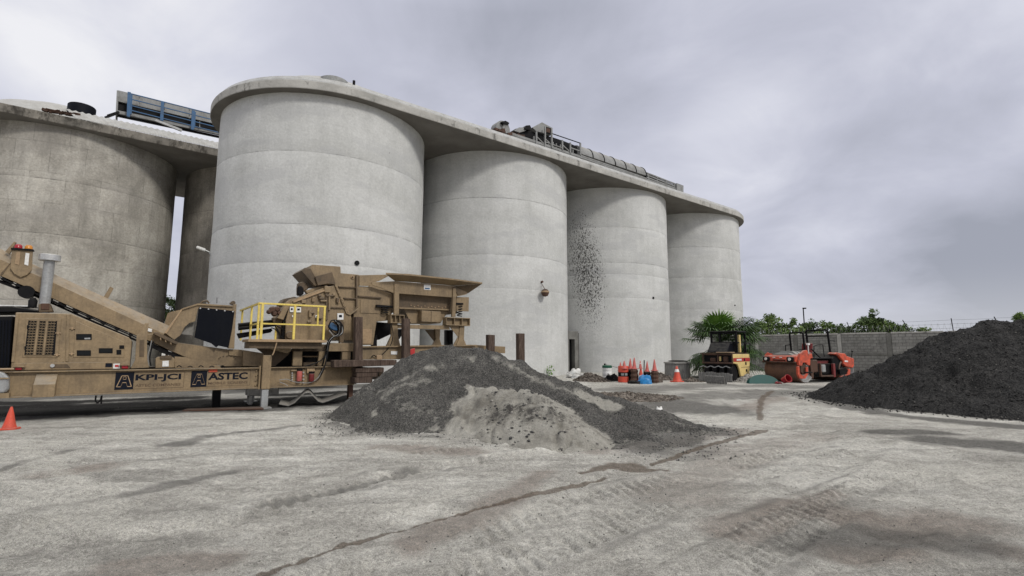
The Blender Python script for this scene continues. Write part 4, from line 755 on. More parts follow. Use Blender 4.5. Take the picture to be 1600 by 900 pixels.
# rising conveyor: a boxed frame with a canted top strip
CV = .95
lo_ = [(-70, 402), (0, 430.5), (75, 463), (160, 501), (213, 524), (252, 541)]; mi_ = [(-70, 376), (0, 405), (75, 438), (160, 477), (225, 507), (268, 527)]; hi_ = [(-70, 359), (0, 388.5), (75, 424), (160, 462.5), (261, 507.5), (280, 516)]
cvr = empty('x'); bpy.data.objects.remove(cvr)
b = MB(); n = len(lo_); L_ = [MF.p3(*p, CV) for p in lo_]; Mi = [MF.p3(*p, CV) for p in mi_]; Hi = [MF.p3(*p, CV+.28) for p in hi_]; ring = []
for l, m_, h in zip(L_, Mi, Hi): ring.append([l, m_, h, (h[0], 2*1.4-h[1], h[2]), (m_[0], 2*1.4-m_[1], m_[2]), (l[0], 2*1.4-l[1], l[2])])
for a, c in zip(ring[:-1], ring[1:]): b.loft(a, c, False)
b.add(ring[0], [tuple(range(6))]); b.add(ring[-1], [tuple(range(6))]); con = b.build('main_conveyor', 'tan', plant, False, .004)
mp('joint_strip', [(16, 410.5), (18, 409), (3, 430), (0.5, 428)], CV-.02, .02, 'tan_dark', con)
b = MB(); off = [(-70, 408), (0, 437), (75, 469), (160, 507), (213, 530), (262, 545)]
b2 = [(p[0], p[1]+3.2) for p in off]; A = [MF.p3(*p, CV+.1) for p in off]+[MF.p3(*p, CV+.1) for p in b2][::-1]; b.loft(A, [(p[0], p[1]+.7, p[2]) for p in A]); b.build('return_belt', 'rubber', con)
b = MB()
for k in range(11): p_ = MF.p3(6+k*22, 436+k*9.6, CV+.05); b.lathe([(.045, -.03), (.045, .85)], p_, 10, 'y')
b.build('return_rollers', 'black', con)['kind'] = 'stuff'
b = MB(); A = [MF.p3(0, 434, CV-.02), MF.p3(213, 527.5, CV-.02)]; b.bar(A[0], A[1], .04, .03); b.build('belt_guard', 'black', con)
mb_('guard_bar', [((-70, 415), (45, 458)), ((45, 455), (120, 487)), ((120, 484), (200, 519))], CV+.05, .035, 'black', con)
q = MF.p3(42, 456.5, CV); b = MB(); b.lathe([(.15, -.1), (.15, .15)], q, 16, 'y'); b.build('belt_tensioner', 'black', con, True)
mp('cross_arm', [(162, 464), (172, 447.5), (177.5, 450.5), (168.5, 466.5)], CV+.5, .06, 'tan', con)
# light bracket
lb = mp('light_bracket', [(18.5, 389), (51.5, 391), (49.5, 422.5), (42, 429.5), (32, 433.2), (22, 427.5), (16, 419)], CV-.06, .03, 'tan', plant, .004)
mp('slot', [(26, 393), (32, 393), (30, 414), (23, 412)], CV-.075, .012, 'tan_pale', lb); mp('slot', [(40, 395), (46, 396), (44, 415), (38, 413)], CV-.075, .012, 'white', lb); mp('cap_plate', [(17, 387), (52, 389.5), (52, 392), (17, 390)], CV-.1, .16, 'black', lb)
for (x_, y_, mat) in ((28.5, 384.6, 'red_lens'), (44.6, 385.8, 'amber_lens')): q = MF.p3(x_, y_+3.4, CV-.02); b = MB(); b.lathe([(.075, 0), (.07, .06), (.045, .095), (.01, .1)], q, 14); b.build('beacon', mat, lb, True)
mp('head_plate', [(8, 393), (22, 377.5), (25, 378.5), (14, 397)], CV+.1, .1, 'tan', con)
# pedestal carrying the conveyor
pd = mp('pedestal', [(217, 522.7), (219, 520), (227, 504.5), (232.5, 505), (229.5, 529), (230.3, 562.7), (233.2, 574.5), (204, 576), (211, 562.7), (213.5, 524)], .3, .25, 'tan', plant, .006); mp('pedestal_slot', [(218.3, 531), (225.5, 531), (224.8, 557), (217.8, 557)], .285, .02, 'tan_dark', pd); mp('label_plate', [(230, 512.5), (237.8, 514), (237, 519), (229.2, 517)], CV-.03, .012, 'white', con)
# trough and transfer hood
tr_ = mp('feed_trough', [(225, 524), (245, 520.5), (277, 535), (305, 539), (350, 545), (382, 548.5), (412, 553), (412, 573), (350, 572.5), (318, 566), (288, 557.5), (262, 546), (240, 535.5), (229, 531)], .75, 1.3, 'tan', plant, .008)
mp('trough_flange', [(240, 519.5), (246, 519), (278, 534.5), (277, 538), (271, 536.5), (241, 522.5)], .5, .3, 'tan_dark', plant, .004)
for k in range(3): mp('flange_rib', [(250+k*8, 525+k*3.4), (251.5+k*8, 525.6+k*3.4), (252+k*8, 532+k*3.4), (250+k*8, 530+k*3.4)], .52, .2, 'tan_pale', plant)
mp('cover_plate', [(358, 545.5), (379, 546.5), (378.5, 557.5), (357.5, 555)], .70, .05, 'tan', tr_, .004)
b = MB()
for k in range(7): t0 = math.pi*(1.05+.9*k/6); q = MF.p3(355+13*math.cos(t0), 561-6*math.sin(t0)*-1*.8, .74); b.lathe([(.016, -.015), (.016, .02)], q, 6, 'y')
b.build('bolts', 'tan_dark', tr_)['kind'] = 'stuff'
mp('dark_gap', [(232, 533), (262, 548), (300, 562.5), (345, 574), (335, 574), (290, 563.5), (255, 552), (234, 541)], .8, 1.0, 'rubber', plant)
hood = mp('transfer_hood', [(257.5, 520), (284, 482.7), (309, 474.7), (364, 478.2), (365.5, 487), (309, 483), (305, 502), (296, 504.5), (288.5, 511), (283.5, 521), (281.5, 524), (272, 531)], .62, .04, 'tan', plant, .005)
mp('hood_cheek', [(256, 509), (262, 489.5), (268, 487), (284.5, 483.5), (262, 516)], 1.9, .04, 'tan', hood); b = MB(); A = MF.poly([(257.5, 520), (284, 482.7), (309, 474.7), (364, 478.2)], .62)
for p_, q_ in zip(A[:-1], A[1:]): b.loft([(p_[0], .62, p_[1]), (p_[0], 1.9, p_[1]), (p_[0], 1.9, p_[1]-.02), (p_[0], .62, p_[1]-.02)], [(q_[0], .62, q_[1]), (q_[0], 1.9, q_[1]), (q_[0], 1.9, q_[1]-.02), (q_[0], .62, q_[1]-.02)])
b.build('hood_top', 'tan', hood); mp('hood_rib', [(256.8, 520.5), (283, 483), (286, 482.5), (260.5, 521)], .57, .06, 'tan_pale', hood)
mp('hood_flange', [(284, 482), (309, 474), (364, 477.4), (364, 479.4), (309, 476.4), (285, 484)], .56, .10, 'tan', hood)
mp('hood_post', [(364.5, 475.5), (369.8, 475), (368.2, 500), (366, 545), (355.5, 544.5), (361, 522)], .60, .06, 'tan', hood, .004)
cu_ = mp('rubber_curtain', [(310.7, 480), (366.5, 486), (362.5, 515), (357, 543.5), (341, 540), (338, 543), (330, 536.5), (303.8, 527.5), (307, 508)], .585, .02, 'curtain', hood)
b = MB()
for k in range(5): b.lathe([(.020, -.02), (.020, .01)], MF.p3(313+12.7*k, 481.6+1.3*k, .58), 8, 'y')
b.build('curtain_bolts', 'chrome', cu_)['kind'] = 'stuff'
mp('old_lining', [(283, 522), (289, 511), (297, 505), (306, 503), (303, 524)], .8, .05, 'belt', hood); 
b = MB(); b.path([MF.p3(x_, y_, 1.2) for x_, y_ in ((313, 474), (317, 470.5), (323, 469.5), (327, 474))], .025, 6); b.build('lifting_eye', 'tan_dark', hood); b = MB(); b.lathe([(.06, -.05), (.06, .08)], MF.p3(364, 473.5, .7), 12, 'y'); b.lathe([(.03, -.1), (.03, .12)], MF.p3(361, 474, .7), 8, 'y'); b.build('hinge_pin', 'tan_dark', hood, True); b = MB(); b.tube(MF.p3(339, 474, 1.2), MF.p3(339, 465, 1.2), .008, 5); b.build('aerial', 'black', hood)
# valve box, machinery between
mp('valve_box', [(243, 560), (247, 557.5), (269, 557.5), (273, 560.5), (272.5, 574.5), (243, 575.5)], .35, .3, 'tan', plant, .01); mp('valve_label', [(254, 564), (263.8, 563.5), (263.5, 572.5), (253.6, 572.8)], .33, .015, 'white', plant); mp('valve_lid', [(250, 557.5), (253, 555.5), (267, 555.5), (269.5, 558.5), (268, 560.5), (251, 560.5)], .31, .1, 'tan_dark', plant)
mp('side_plate', [(273, 557), (290, 558), (345, 572), (345, 575), (273, 575)], .5, .05, 'tan', plant)
b = MB()
for k in range(5): x_ = 276+k*17; b.path([MF.p3(x_, 573.5, .2), MF.p3(x_+4, 571+(k % 2), .2), MF.p3(x_+8, 573.5, .2)], .014, 5)
b.build('cable_loops', 'black', plant)['kind'] = 'stuff'
def hose(pts, v, r_, mat, name='hose', par=None, vv=None):
    P_ = [Vector(MF.p3(x_, y_, v+(0 if vv is None else vv*math.sin(i)))) for i, (x_, y_) in enumerate(pts)]; Q = []
    for i in range(len(P_)-1):
        p0_, p1_, p2_, p3_ = P_[max(i-1, 0)], P_[i], P_[i+1], P_[min(i+2, len(P_)-1)]
        for t_ in np.linspace(0, 1, 6)[:-1]: Q.append(.5*((2*p1_)+(p2_-p0_)*t_+(2*p0_-5*p1_+4*p2_-p3_)*t_*t_+(3*p1_-p0_-3*p2_+p3_)*t_**3))
    Q.append(P_[-1]); b = MB(); b.path(Q, r_, 6); return b.build(name, mat, par or plant, True)
hose([(237, 532), (234, 545), (231, 556), (232, 571)], .42, .012, 'steel'); hose([(240, 533), (236, 548), (234, 560), (236, 572)], .5, .016, 'rubber')
# walkway deck
zdk = Zz(450, 530.5, -.35); xk0, xk1 = X(388, 532, -.35), X(511, 532, -.35)
b = MB(); b.span(xk0, xk1, -.35, .7, zdk-.075, zdk); dk = b.build('walkway_deck', 'tan_pale', plant, False, .006); b = MB(); b.span(xk0+.05, xk1-.1, -.2, .6, zdk-.25, zdk-.08); b.build('deck_support', 'tan_dark', dk)
mp('deck_bracket', [(384, 537), (455, 537), (455, 548), (449, 552), (388, 537.5)], .1, .05, 'tan', dk)
rl = []
vf = -.33; zr = Zz(405, 474.5, vf); zr_ = Zz(508, 478.6, vf)
def post(x_, v_, z1, z0=None, w=.05, name='rail_post'): b = MB(); b.span(x_-w/2, x_+w/2, v_-w/2, v_+w/2, zdk if z0 is None else z0, z1); return b.build(name, 'yellow', plant, False, .005)
xc_ = X(409, 500, vf); xe_ = X(507, 500, vf); ztop = Zz(409, 474, vf); zmid = Zz(409, 505.5, vf)
for px_, w_ in ((409, .065), (460, .06), (506.5, .055)): post(X(px_, 500, vf), vf, ztop-.01, None, w_)
post(X(499, 495, vf+.1), vf+.25, ztop-.02, zmid, .045)
xc0 = xc_-.08
def vat(px_, x_): return float(min(np.linspace(-.4, 3., 341), key=lambda v_: abs(MF.at(px_, 500, v_)[0]-x_)))
for px_ in (403.5, 392.4, 378): post(xc0, max(vat(px_, xc0), vf+.03), ztop-.01, None, .055)
v9 = vat(370, xc0)
post(X(431, 515, .55), .55, zmid+.0, None, .05)
b = MB(); b.bar((xc0, vf, ztop), (xe_+.03, vf, ztop), .05, .05); b.build('top_rail', 'yellow', plant, False, .006); b = MB(); b.bar((xc_, vf, zmid), (xe_+.03, vf, zmid), .04, .04); b.build('mid_rail', 'yellow', plant)
b = MB(); b.bar((xc0, vf, ztop), (xc0, v9, ztop), .05, .05); b.build('top_rail', 'yellow', plant); b = MB(); b.bar((xc0, vf, zmid), (xc0, v9, zmid), .04, .04); b.build('mid_rail', 'yellow', plant)
# frame under the deck
mp('sub_frame', [(380, 547), (412, 552), (412, 573), (380, 571)], .45, .1, 'tan', plant); mp('sub_beam', [(516, 536), (552.5, 536), (552.5, 549), (512, 549)], .12, .15, 'tan', plant, .005); mp('sub_beam', [(458, 538), (516, 538), (512, 549), (458, 549)], .3, .15, 'tan_dark', plant, .005)
mp('sub_post', [(459, 549), (472.5, 549), (472, 571.5), (457, 571.5)], .15, .12, 'tan', plant, .005); mp('sub_post', [(499, 549), (510.5, 549), (509, 571.5), (496.5, 571.5)], .15, .12, 'tan', plant, .005); mp('sub_post', [(535, 549), (548, 549.4), (547.5, 562), (534, 562)], .15, .12, 'tan', plant, .005)
mp('back_panel', [(412, 545), (560, 545), (560, 573), (412, 573)], 1.2, .05, 'black', plant); mp('lower_rail', [(474, 566), (560, 565), (560, 571), (474, 571.5)], .35, .1, 'tan_dark', plant); mp('lower_rail', [(474, 556), (500, 556), (500, 558), (474, 558)], .6, .1, 'tan_pale', plant)
mp('brace_plate', [(392, 538), (455, 543), (452, 553), (430, 572), (412, 572), (412, 553)], .5, .03, 'tan_dark', plant)
mp('junction_box', [(464.5, 536), (474.5, 536.5), (474, 545), (464, 544.5)], -.05, .12, 'white', plant, .01)
hose([(434, 530), (431, 540), (428, 550), (425.5, 555)], -.3, .018, 'tan_pale', 'rope')
# jaw crusher body
cb = mp('crusher_body', [(446, 531), (447, 500), (450, 488), (455, 471), (464, 465.5), (472, 463), (485, 457), (510, 448), (523, 446), (530, 458), (540, 480), (548, 492), (552.5, 510), (552.5, 532)], .45, 1.4, 'tan', plant, .01)
mp('body_rib', [(508, 446), (511.5, 446), (512.5, 500), (509.5, 500)], .40, .06, 'tan_dark', cb); mp('body_rib', [(510, 479), (540, 480), (540, 482), (510, 481)], .40, .06, 'tan_dark', cb); mp('body_rib', [(458, 470), (510, 451), (511, 453.5), (459, 473)], .38, .08, 'tan_pale', cb)
chn = mp('feed_chute', [(485, 419.6), (488, 413.3), (532, 416.5), (532.5, 426.7), (561, 429.3), (561, 448), (557.5, 449), (557, 477), (561, 481.8), (546.7, 491), (541, 478), (523, 444.5), (498, 444.5)], .55, 1.3, 'tan', plant, .006)
mp('chute_lip', [(471, 423), (476.5, 418.3), (485, 419.6), (498, 444.5), (492.5, 447)], .5, 1.2, 'tan_dark', chn, .006); mp('chute_flap', [(492.5, 432), (519, 425), (524.5, 444.5), (512, 443), (497, 446)], .42, .05, 'tan_dark', chn, .004)
mp('chute_rib', [(529, 447.3), (558.5, 448.3), (558.5, 449.8), (530, 448.8)], .48, .08, 'tan_dark', chn); mp('chute_rib', [(537, 465), (557.5, 466), (557.5, 467.5), (538, 466.6)], .48, .08, 'tan_dark', chn); mp('chute_rib', [(556.5, 430), (558.5, 430), (558.5, 478), (556.5, 478)], .46, .1, 'tan_dark', chn)
mp('chute_flange', [(523, 444.5), (526, 444.5), (545, 486), (548, 489.5), (561, 481), (561, 482.5), (547, 492.5), (541.5, 490)], .40, .16, 'tan', chn)
b = MB()
for k in range(9): b.lathe([(.016, -.02), (.016, .01)], MF.p3(526+k*2.2, 449+k*4.7, .39), 6, 'y')
b.build('flange_bolts', 'tan_pale', chn)['kind'] = 'stuff'
b = MB(); b.lathe([(.055, -.02), (.055, .03)], MF.p3(551, 433, .53), 16, 'y'); q_ = b.build('lifting_boss', 'tan_pale', chn, True); b = MB(); b.lathe([(.022, -.01), (.022, .01)], MF.p3(551, 433, .5), 10, 'y'); b.build('boss_hole', 'black', q_)
# small fittings on the body
rn = random.Random(11)
for (x_, y_, w_, h_) in ((475, 471, 7, 6), (490, 468, 3, 8), (512, 452, 9, 10), (517, 462, 14, 3), (503, 466, 8, 4), (522, 461, 4, 5), (528, 469, 4, 8), (515, 474, 3, 22), (485, 490, 4, 12), (488, 489, 8, 2.5), (499, 497, 10, 3), (484, 503, 6, 3), (453, 522, 5, 6), (470, 476, 5, 4), (506, 470, 10, 3), (500, 462, 5, 3)):
    mp('fitting', [(x_-w_/2, y_-h_/2), (x_+w_/2, y_-h_/2+.4), (x_+w_/2, y_+h_/2), (x_-w_/2, y_+h_/2)], .36, .1, rn.choice(['tan', 'tan_dark', 'tan_dark', 'tan']), cb, .012)
for (x_, y_, w_, h_) in ((456, 483.5, 6, 8), (466.5, 484, 8, 8), (495.5, 495, 5, 5), (532, 494.5, 9.5, 10), (459, 494, 5, 3)): q_ = mp('sticker', [(x_-w_/2, y_-h_/2), (x_+w_/2, y_-h_/2), (x_+w_/2, y_+h_/2), (x_-w_/2, y_+h_/2)], .41, .015, 'white', cb); mp('sticker_print', [(x_-w_/4, y_-h_/4), (x_+w_/4, y_-h_/4), (x_+w_/4, y_+h_/8), (x_-w_/4, y_+h_/8)], .405, .005, 'dark_print', q_)
b = MB(); b.lathe([(.10, -.05), (.12, .0), (.12, .05), (.1, .12)], MF.p3(453, 523.5, .38), 16, 'y'); b.build('shaft_cover', 'tan_dark', cb, True)
for (x_, y_, r_) in ((490, 468, .05), (529, 470, .05)):
    b = MB(); c_2 = Vector(MF.p3(x_, y_, .38))
    for k in range(8): t0, t1 = k*math.pi/4, (k+1)*math.pi/4; b.tube(c_2+Vector((r_*.7*math.cos(t0), 0, r_*1.5*math.sin(t0))), c_2+Vector((r_*.7*math.cos(t1), 0, r_*1.5*math.sin(t1))), .014, 5)
    b.build('lifting_ring', 'tan_pale', cb)
# arms and cylinders at the rear of the jaw
mp('toggle_arm', [(436, 493), (442, 483), (448, 472), (455, 467), (462, 466), (456, 474), (449, 486), (443, 500), (433, 497)], .5, .9, 'tan', plant, .01); mp('toggle_arm', [(438, 474), (445, 466.5), (460, 463.5), (465, 465), (452, 472), (441, 479)], .8, .6, 'tan_dark', plant, .01)
mp('toggle_bracket', [(443, 500), (449, 486), (453, 476), (455, 480), (447, 500), (447, 528), (440, 528)], .55, .5, 'black', plant)
b = MB()
for (x_, y_, r_) in ((426, 484, .10), (433, 483, .085), (421, 487, .07), (429, 490, .08), (436, 489, .07)): b.lathe([(r_*.6, -.08), (r_, -.03), (r_, .1), (r_*.7, .15)], MF.p3(x_, y_, .6), 12, 'y')
b.build('swivel_joints', 'rust', plant, True)['kind'] = 'stuff'
for s_ in (((372, 508), (446, 500)), ((372, 513.5), (440, 506))): b = MB(); b.tube(MF.p3(*s_[0], 1.0), MF.p3(*s_[1], .8), .055, 10); b.build('ram', 'black', plant, True)
mp('cross_tube', [(370, 521), (424, 513), (426, 516), (423, 519.5), (373, 529)], 1.1, .08, 'black', plant)
mp('rear_frame', [(425, 497), (446, 499), (446, 530), (437, 530), (431, 512)], .7, .1, 'tan_dark', plant)
for pts in ([(424, 512), (432, 516), (440, 527), (446, 529)], [(428, 507), (436, 519), (438, 529)], [(420, 506), (430, 508), (442, 515)]): hose(pts, .5, .016, 'rubber')
# motor head and hoses on top
mh = mp('hydraulic_motor', [(467, 449), (468, 441), (473, 439.6), (479, 441), (483, 447), (481, 452), (476, 455), (470, 462), (467, 460)], .7, .35, 'tan_dark', plant, .03); mp('motor_block', [(466.5, 448), (470, 446), (474.5, 450), (475, 459), (470, 462.5), (466, 459)], .62, .2, 'rubber', mh, .02)
mp('guard_tube', [(477, 454), (498, 447.5), (508, 446), (508, 449), (500, 452), (480, 459)], .6, .2, 'tan', plant, .02)
for k in range(3): hose([(467, 446+k*3), (464.5+k, 455), (466+k, 459+k)], .66, .012, 'black')
# hose bundle hanging beside the deck
for k in range(9):
    a = rn.uniform(-2.5, 2.5); hose([(524+a, 502+rn.uniform(-2, 2)), (531+a*1.3, 508+rn.uniform(-3, 3)), (529+a, 522), (520+a, 527), (514+a*.8, 535), (511.5+a*.8, 547), (509+a, 560), (505+a*.9, 575), (500+a, 586), (488+a*3, 595.5), (470+a*4, 598)][:rn.choice([7, 9, 11])], rn.uniform(-.12, .1), rn.uniform(.009, .017), rn.choice(['rubber', 'rubber', 'black', 'steel']))
hose([(511, 548), (505, 560), (492, 568), (478, 571.5)], -.05, .02, 'rubber'); hose([(436, 594), (448, 592.5), (462, 597), (484, 598), (497, 590), (506, 574)], -.05, .011, 'steel'); hose([(437, 597), (445, 600), (450, 603)], -.03, .01, 'steel')
for (x0_, y0_, x1_, y1_) in ((456.5, 583, 457, 593), (474, 582, 475, 598)):
    b = MB()
    for k in range(4): b.lathe([(.022, -.02), (.022, .01)], MF.p3(x0_, y0_+(y1_-y0_)*k/3, .0), 8, 'y')
    b.build('fittings_row', 'chrome', plant)['kind'] = 'stuff'
mp('control_mount', [(520, 503), (533, 499.5), (538, 503), (537, 535), (531, 536), (530, 508)], .2, .15, 'tan_dark', plant, .006); mp('control_head', [(514, 508), (519, 503), (527, 509), (528, 517), (521, 516), (515, 512)], .05, .15, 'blue', plant, .02)
hose([(513, 512), (518, 501), (530, 502), (536, 512), (533, 523), (524, 522), (516, 515), (513, 510)], 0., .02, 'rubber'); hose([(514, 516), (524, 526), (535, 519), (533, 507)], -.02, .015, 'steel')
for (x0_, x1_, y0_, y1_, mat) in ((464, 470.5, 579, 595.5, 'pink_plastic'), (482, 490.5, 583, 596, 'maroon')):
    p_ = MF.p3((x0_+x1_)/2, y1_, -.02); zt_ = MF.p3(x0_, y0_, -.02)[2]; b = MB(); b.lathe([(.06, p_[2]), (.075, p_[2]+.02), (.075, zt_-.03), (.05, zt_)], (p_[0], -.03, 0), 16); f_ = b.build('filter', mat, plant, True); b = MB(); b.lathe([(.085, zt_-.0), (.085, zt_+.05)], (p_[0], -.03, 0), 12); b.build('filter_head', 'black', f_)
mp('filter_bracket', [(455, 578), (474, 577.5), (474, 579.5), (455, 580)], -.04, .1, 'tan', plant); mp('filter_bracket', [(480, 576), (492, 576), (492, 583), (480, 583)], -.02, .1, 'tan_pale', plant)
# hopper and feeder
mp('hopper_wing', [(561.5, 430), (602.7, 429), (607, 431.5), (592, 439.3), (580.4, 441), (578, 447), (561.5, 446.4)], .5, .04, 'tan', plant, .004)
hs = mp('hopper_side', [(580.4, 441), (617, 439.3), (709, 446.6), (714, 449), (731, 457), (729, 460), (707.6, 464.8), (615, 458), (595.6, 450), (582, 445.5)], .35, .04, 'tan', plant, .004)
b = MB(); A = [MF.p3(*p, -.02) for p in ((602.7, 428.6), (640, 430.4), (700, 436.5), (753.5, 443.4))]; B_ = [MF.p3(*p, .36) for p in ((617, 439.3), (645, 441), (690, 444.6), (709, 446.6))]
top = [(p[0], p[1], p[2]+.015) for p in A]; b.add(A+B_, [(i, i+1, 5+i, 4+i) for i in range(3)]); b.add([(p[0], p[1], p[2]+.05) for p in A]+[(p[0], p[1]+.03, p[2]+.06) for p in B_], [(i, i+1, 5+i, 4+i) for i in range(3)]); b.add(A+[(p[0], p[1], p[2]+.05) for p in A], [(i, i+1, 5+i, 4+i) for i in range(3)])
b.build('hopper_flare', 'tan', hs)
b = MB(); A = [MF.p3(*p, -.02) for p in ((753.5, 443.4), (752, 446.3))]; q1, q2, q3 = MF.p3(753.5, 443.4, -.02), MF.p3(709, 446.8, .36), MF.p3(731, 458.5, .36); q1b = (q1[0], 2.2, q1[2]); q2b = (q3[0], 1.9, q3[2])
b.add([q1, q2, q3, q1b, q2b, (q1[0], q1[1], q1[2]-.04)], [(0, 1, 2), (0, 2, 4, 3)]); b.build('hopper_end', 'tan_dark', hs)
b = MB(); A = [MF.p3(*p, .36) for p in ((602.7, 431), (709, 446))]; b.loft([(A[0][0], 1.9, A[0][2]), (A[1][0], 1.9, A[1][2]), (A[1][0], 1.9, A[1][2]-.5), (A[0][0], 1.9, A[0][2]-.5)], [(A[0][0], 1.94, A[0][2]), (A[1][0], 1.94, A[1][2]), (A[1][0], 1.94, A[1][2]-.5), (A[0][0], 1.94, A[0][2]-.5)]); b.build('hopper_side', 'tan', plant)
mp('gusset', [(714, 449), (731, 457), (716, 461), (708, 449)], .32, .05, 'tan_dark', hs)
mp('sticker', [(662.5, 444.5), (673, 445.2), (673, 453.2), (662.5, 452.6)], .335, .014, 'white', hs); mp('sticker_print', [(664, 449.5), (671.5, 450), (671.5, 452), (664, 451.6)], .33, .005, 'blue', hs)
fd = mp('feeder_pan', [(592, 452), (612, 456), (706, 463), (702, 484), (624, 481), (612, 490), (592, 470)], .62, 1.1, 'tan_dark', plant, .004); mp('feeder_flange', [(624, 480), (702, 483), (702, 485), (624, 482.4)], .54, .1, 'tan', fd)
b = MB()
for k in range(11): b.lathe([(.022, -.02), (.022, .01)], MF.p3(642+k*5.4, 477.3+k*.25+(1.8 if k % 2 else 0), .61), 6, 'y')
b.build('pan_bolts', 'tan_pale', fd)['kind'] = 'stuff'
mp('lower_hopper', [(631, 482), (702, 484.5), (697, 492), (688, 505), (642, 505)], .7, .9, 'tan', plant, .004); gb = mp('motor_guard', [(659, 485), (689, 486.8), (688.2, 503.4), (658.8, 502.6)], .42, .3, 'tan', plant, .008); mp('guard_seam', [(673.6, 486.3), (674.6, 486.3), (674.2, 502.8), (673.2, 502.8)], .412, .012, 'tan_dark', gb)
mp('end_plate', [(713, 464), (732.8, 464.4), (732.4, 486.6), (713, 486)], .45, .04, 'tan', plant, .004); mp('pan_end', [(702, 462), (714, 463), (714, 490), (702, 486)], .6, 1.0, 'tan_dark', plant)
mp('feed_box', [(548, 455), (560, 447), (580, 448), (592, 452), (612, 459), (612, 500), (588.4, 502.4), (583, 539), (553.5, 539), (553.5, 500)], .55, 1.3, 'tan', plant, .008)
mp('box_rib', [(560, 461.5), (596, 464.5), (596, 466.5), (560, 463.4)], .48, .08, 'tan_dark', plant); mp('box_panel', [(563, 468), (594, 469), (592, 490), (563, 489)], .53, .03, 'tan', plant, .004); mp('sunlit_dusty_plate', [(566, 514), (581.5, 514), (580, 537), (566, 537)], .53, .03, 'tan_pale', plant)  # paler plate paints a sunlit, dusty patch on the feed box
def spring(x_, y0_, y1_, v_, r_, n_):
    p_ = MF.p3(x_, y1_, v_); zt_ = MF.p3(x_, y0_, v_)[2]; b = MB(); Q = [(p_[0]+r_*math.cos(t_), v_+r_*math.sin(t_), p_[2]+(zt_-p_[2])*t_/(2*math.pi*n_)) for t_ in np.linspace(0, 2*math.pi*n_, n_*10)]; b.path(Q, .02, 5); return b.build('spring', 'black', plant, True)
spring(601, 479, 491, .5, .11, 4); spring(718, 474, 494, .5, .09, 5); mp('spring_seat', [(589, 476), (616, 478), (616, 480.5), (589, 480)], .4, .3, 'black', plant); mp('spring_seat', [(713, 473), (724, 473.5), (724, 476), (713, 475.5)], .4, .3, 'black', plant)
for v_ in (.3, 1.9):
    mp('hopper_post', [(616.5, 443), (624, 443.5), (623.5, 491), (616, 491)], v_, .1, 'tan', plant, .006); mp('hopper_post', [(708, 450), (712.8, 450.5), (712, 495), (706.5, 495)], v_, .1, 'tan', plant, .006)
    for (x0_, x1_, y0_, y1_) in ((609, 630.6, 491.3, 504.8), (695.5, 732.8, 495.5, 508.2)):
        z1_, z0_ = MF.at(x0_, y0_, v_)[1], MF.at(x0_, y1_, v_)[1]; a_x, c_x = MF.at(x0_, y0_, v_)[0], MF.at(x1_, y0_, v_)[0]; b = MB(); b.span(a_x, c_x, v_-.1, v_+.2, z1_-.03, z1_); b.span(a_x, c_x, v_-.1, v_+.2, z0_, z0_+.03); b.span(a_x, c_x, v_+.03, v_+.06, z0_, z1_)
        for k in range(4): xx = a_x+.015+(c_x-a_x-.03)*k/3; b.span(xx-.012, xx+.012, v_-.09, v_+.19, z0_+.03, z1_-.03)
        b.build('bracket_beam', 'tan', plant, False, .003)
    mp('cross_rail', [(622, 507), (702, 508.7), (703, 515), (622, 513)], v_+.05, .1, 'tan', plant, .005)
    mp('support_leg', [(612.5, 504.8), (621.5, 505), (622, 525), (626, 540.7), (604.4, 540.7), (612, 525)], v_, .12, 'tan', plant, .006); mp('support_leg', [(719, 508), (726, 508), (725, 530), (729.8, 541.5), (712.5, 541.5), (717, 530)], v_, .12, 'tan', plant, .006)
    mp('gusset', [(702, 509), (720, 509), (719, 530)], v_+.04, .04, 'tan', plant); mp('gusset', [(711, 541), (718, 528), (716, 526), (708, 540)], v_+.04, .04, 'tan', plant)
mp('rear_leg', [(680, 514), (688, 514), (687, 530), (690.5, 541), (676, 541), (681, 530)], 1.9, .12, 'tan', plant); mp('rear_gusset', [(664, 515), (682, 515), (682, 538)], 1.95, .03, 'tan_dark', plant)
mp('dark_chute', [(588, 503), (612, 505), (611, 522), (592, 531), (585, 520)], 1.1, .3, 'black', plant); mp('dark_chute', [(623, 514), (634, 514), (624, 530), (621, 525)], 1.2, .2, 'black', plant)
mp('rear_plate', [(582, 537), (589, 523), (589, 541), (583, 541)], .6, .2, 'black', plant)
mp('upper_chassis', [(564.5, 542.4), (629, 541.2), (745, 540), (745, 556), (629, 561.5), (563.5, 562)], .12, .06, 'tan', plant, .005); mp('chassis_flange', [(564, 540.8), (745, 538.6), (745, 540.6), (564, 543)], .02, .25, 'tan', plant)
mp('chassis_flange', [(564, 540.8), (745, 538.6), (745, 540.6), (564, 543)], 1.9, .25, 'tan', plant); mp('drawbar', [(736, 538.5), (789.5, 541.5), (789.5, 552), (764, 551), (745, 549)], .5, 1.1, 'tan', plant, .006)
mp('sticker', [(611, 548.5), (621, 549), (620.5, 554), (611, 553.7)], .1, .02, 'white', plant); mp('cable_box', [(588.5, 555), (597, 555), (597, 562), (588.5, 562)], .06, .07, 'tan_pale', plant, .01)
hose([(611, 505), (614, 520), (612, 535), (606, 545), (597, 554)], .1, .014, 'rubber'); hose([(580, 558), (584, 555), (588, 558)], .05, .014, 'rubber')
mp('red_flag', [(641, 546), (648.5, 543.5), (648.5, 552), (644, 556), (641, 553)], -.15, .04, 'red_stripe', plant, .01)
mp('support_beam', [(552.5, 495), (556, 495), (557, 600), (551, 600)], .3, .1, 'tan_dark', plant)

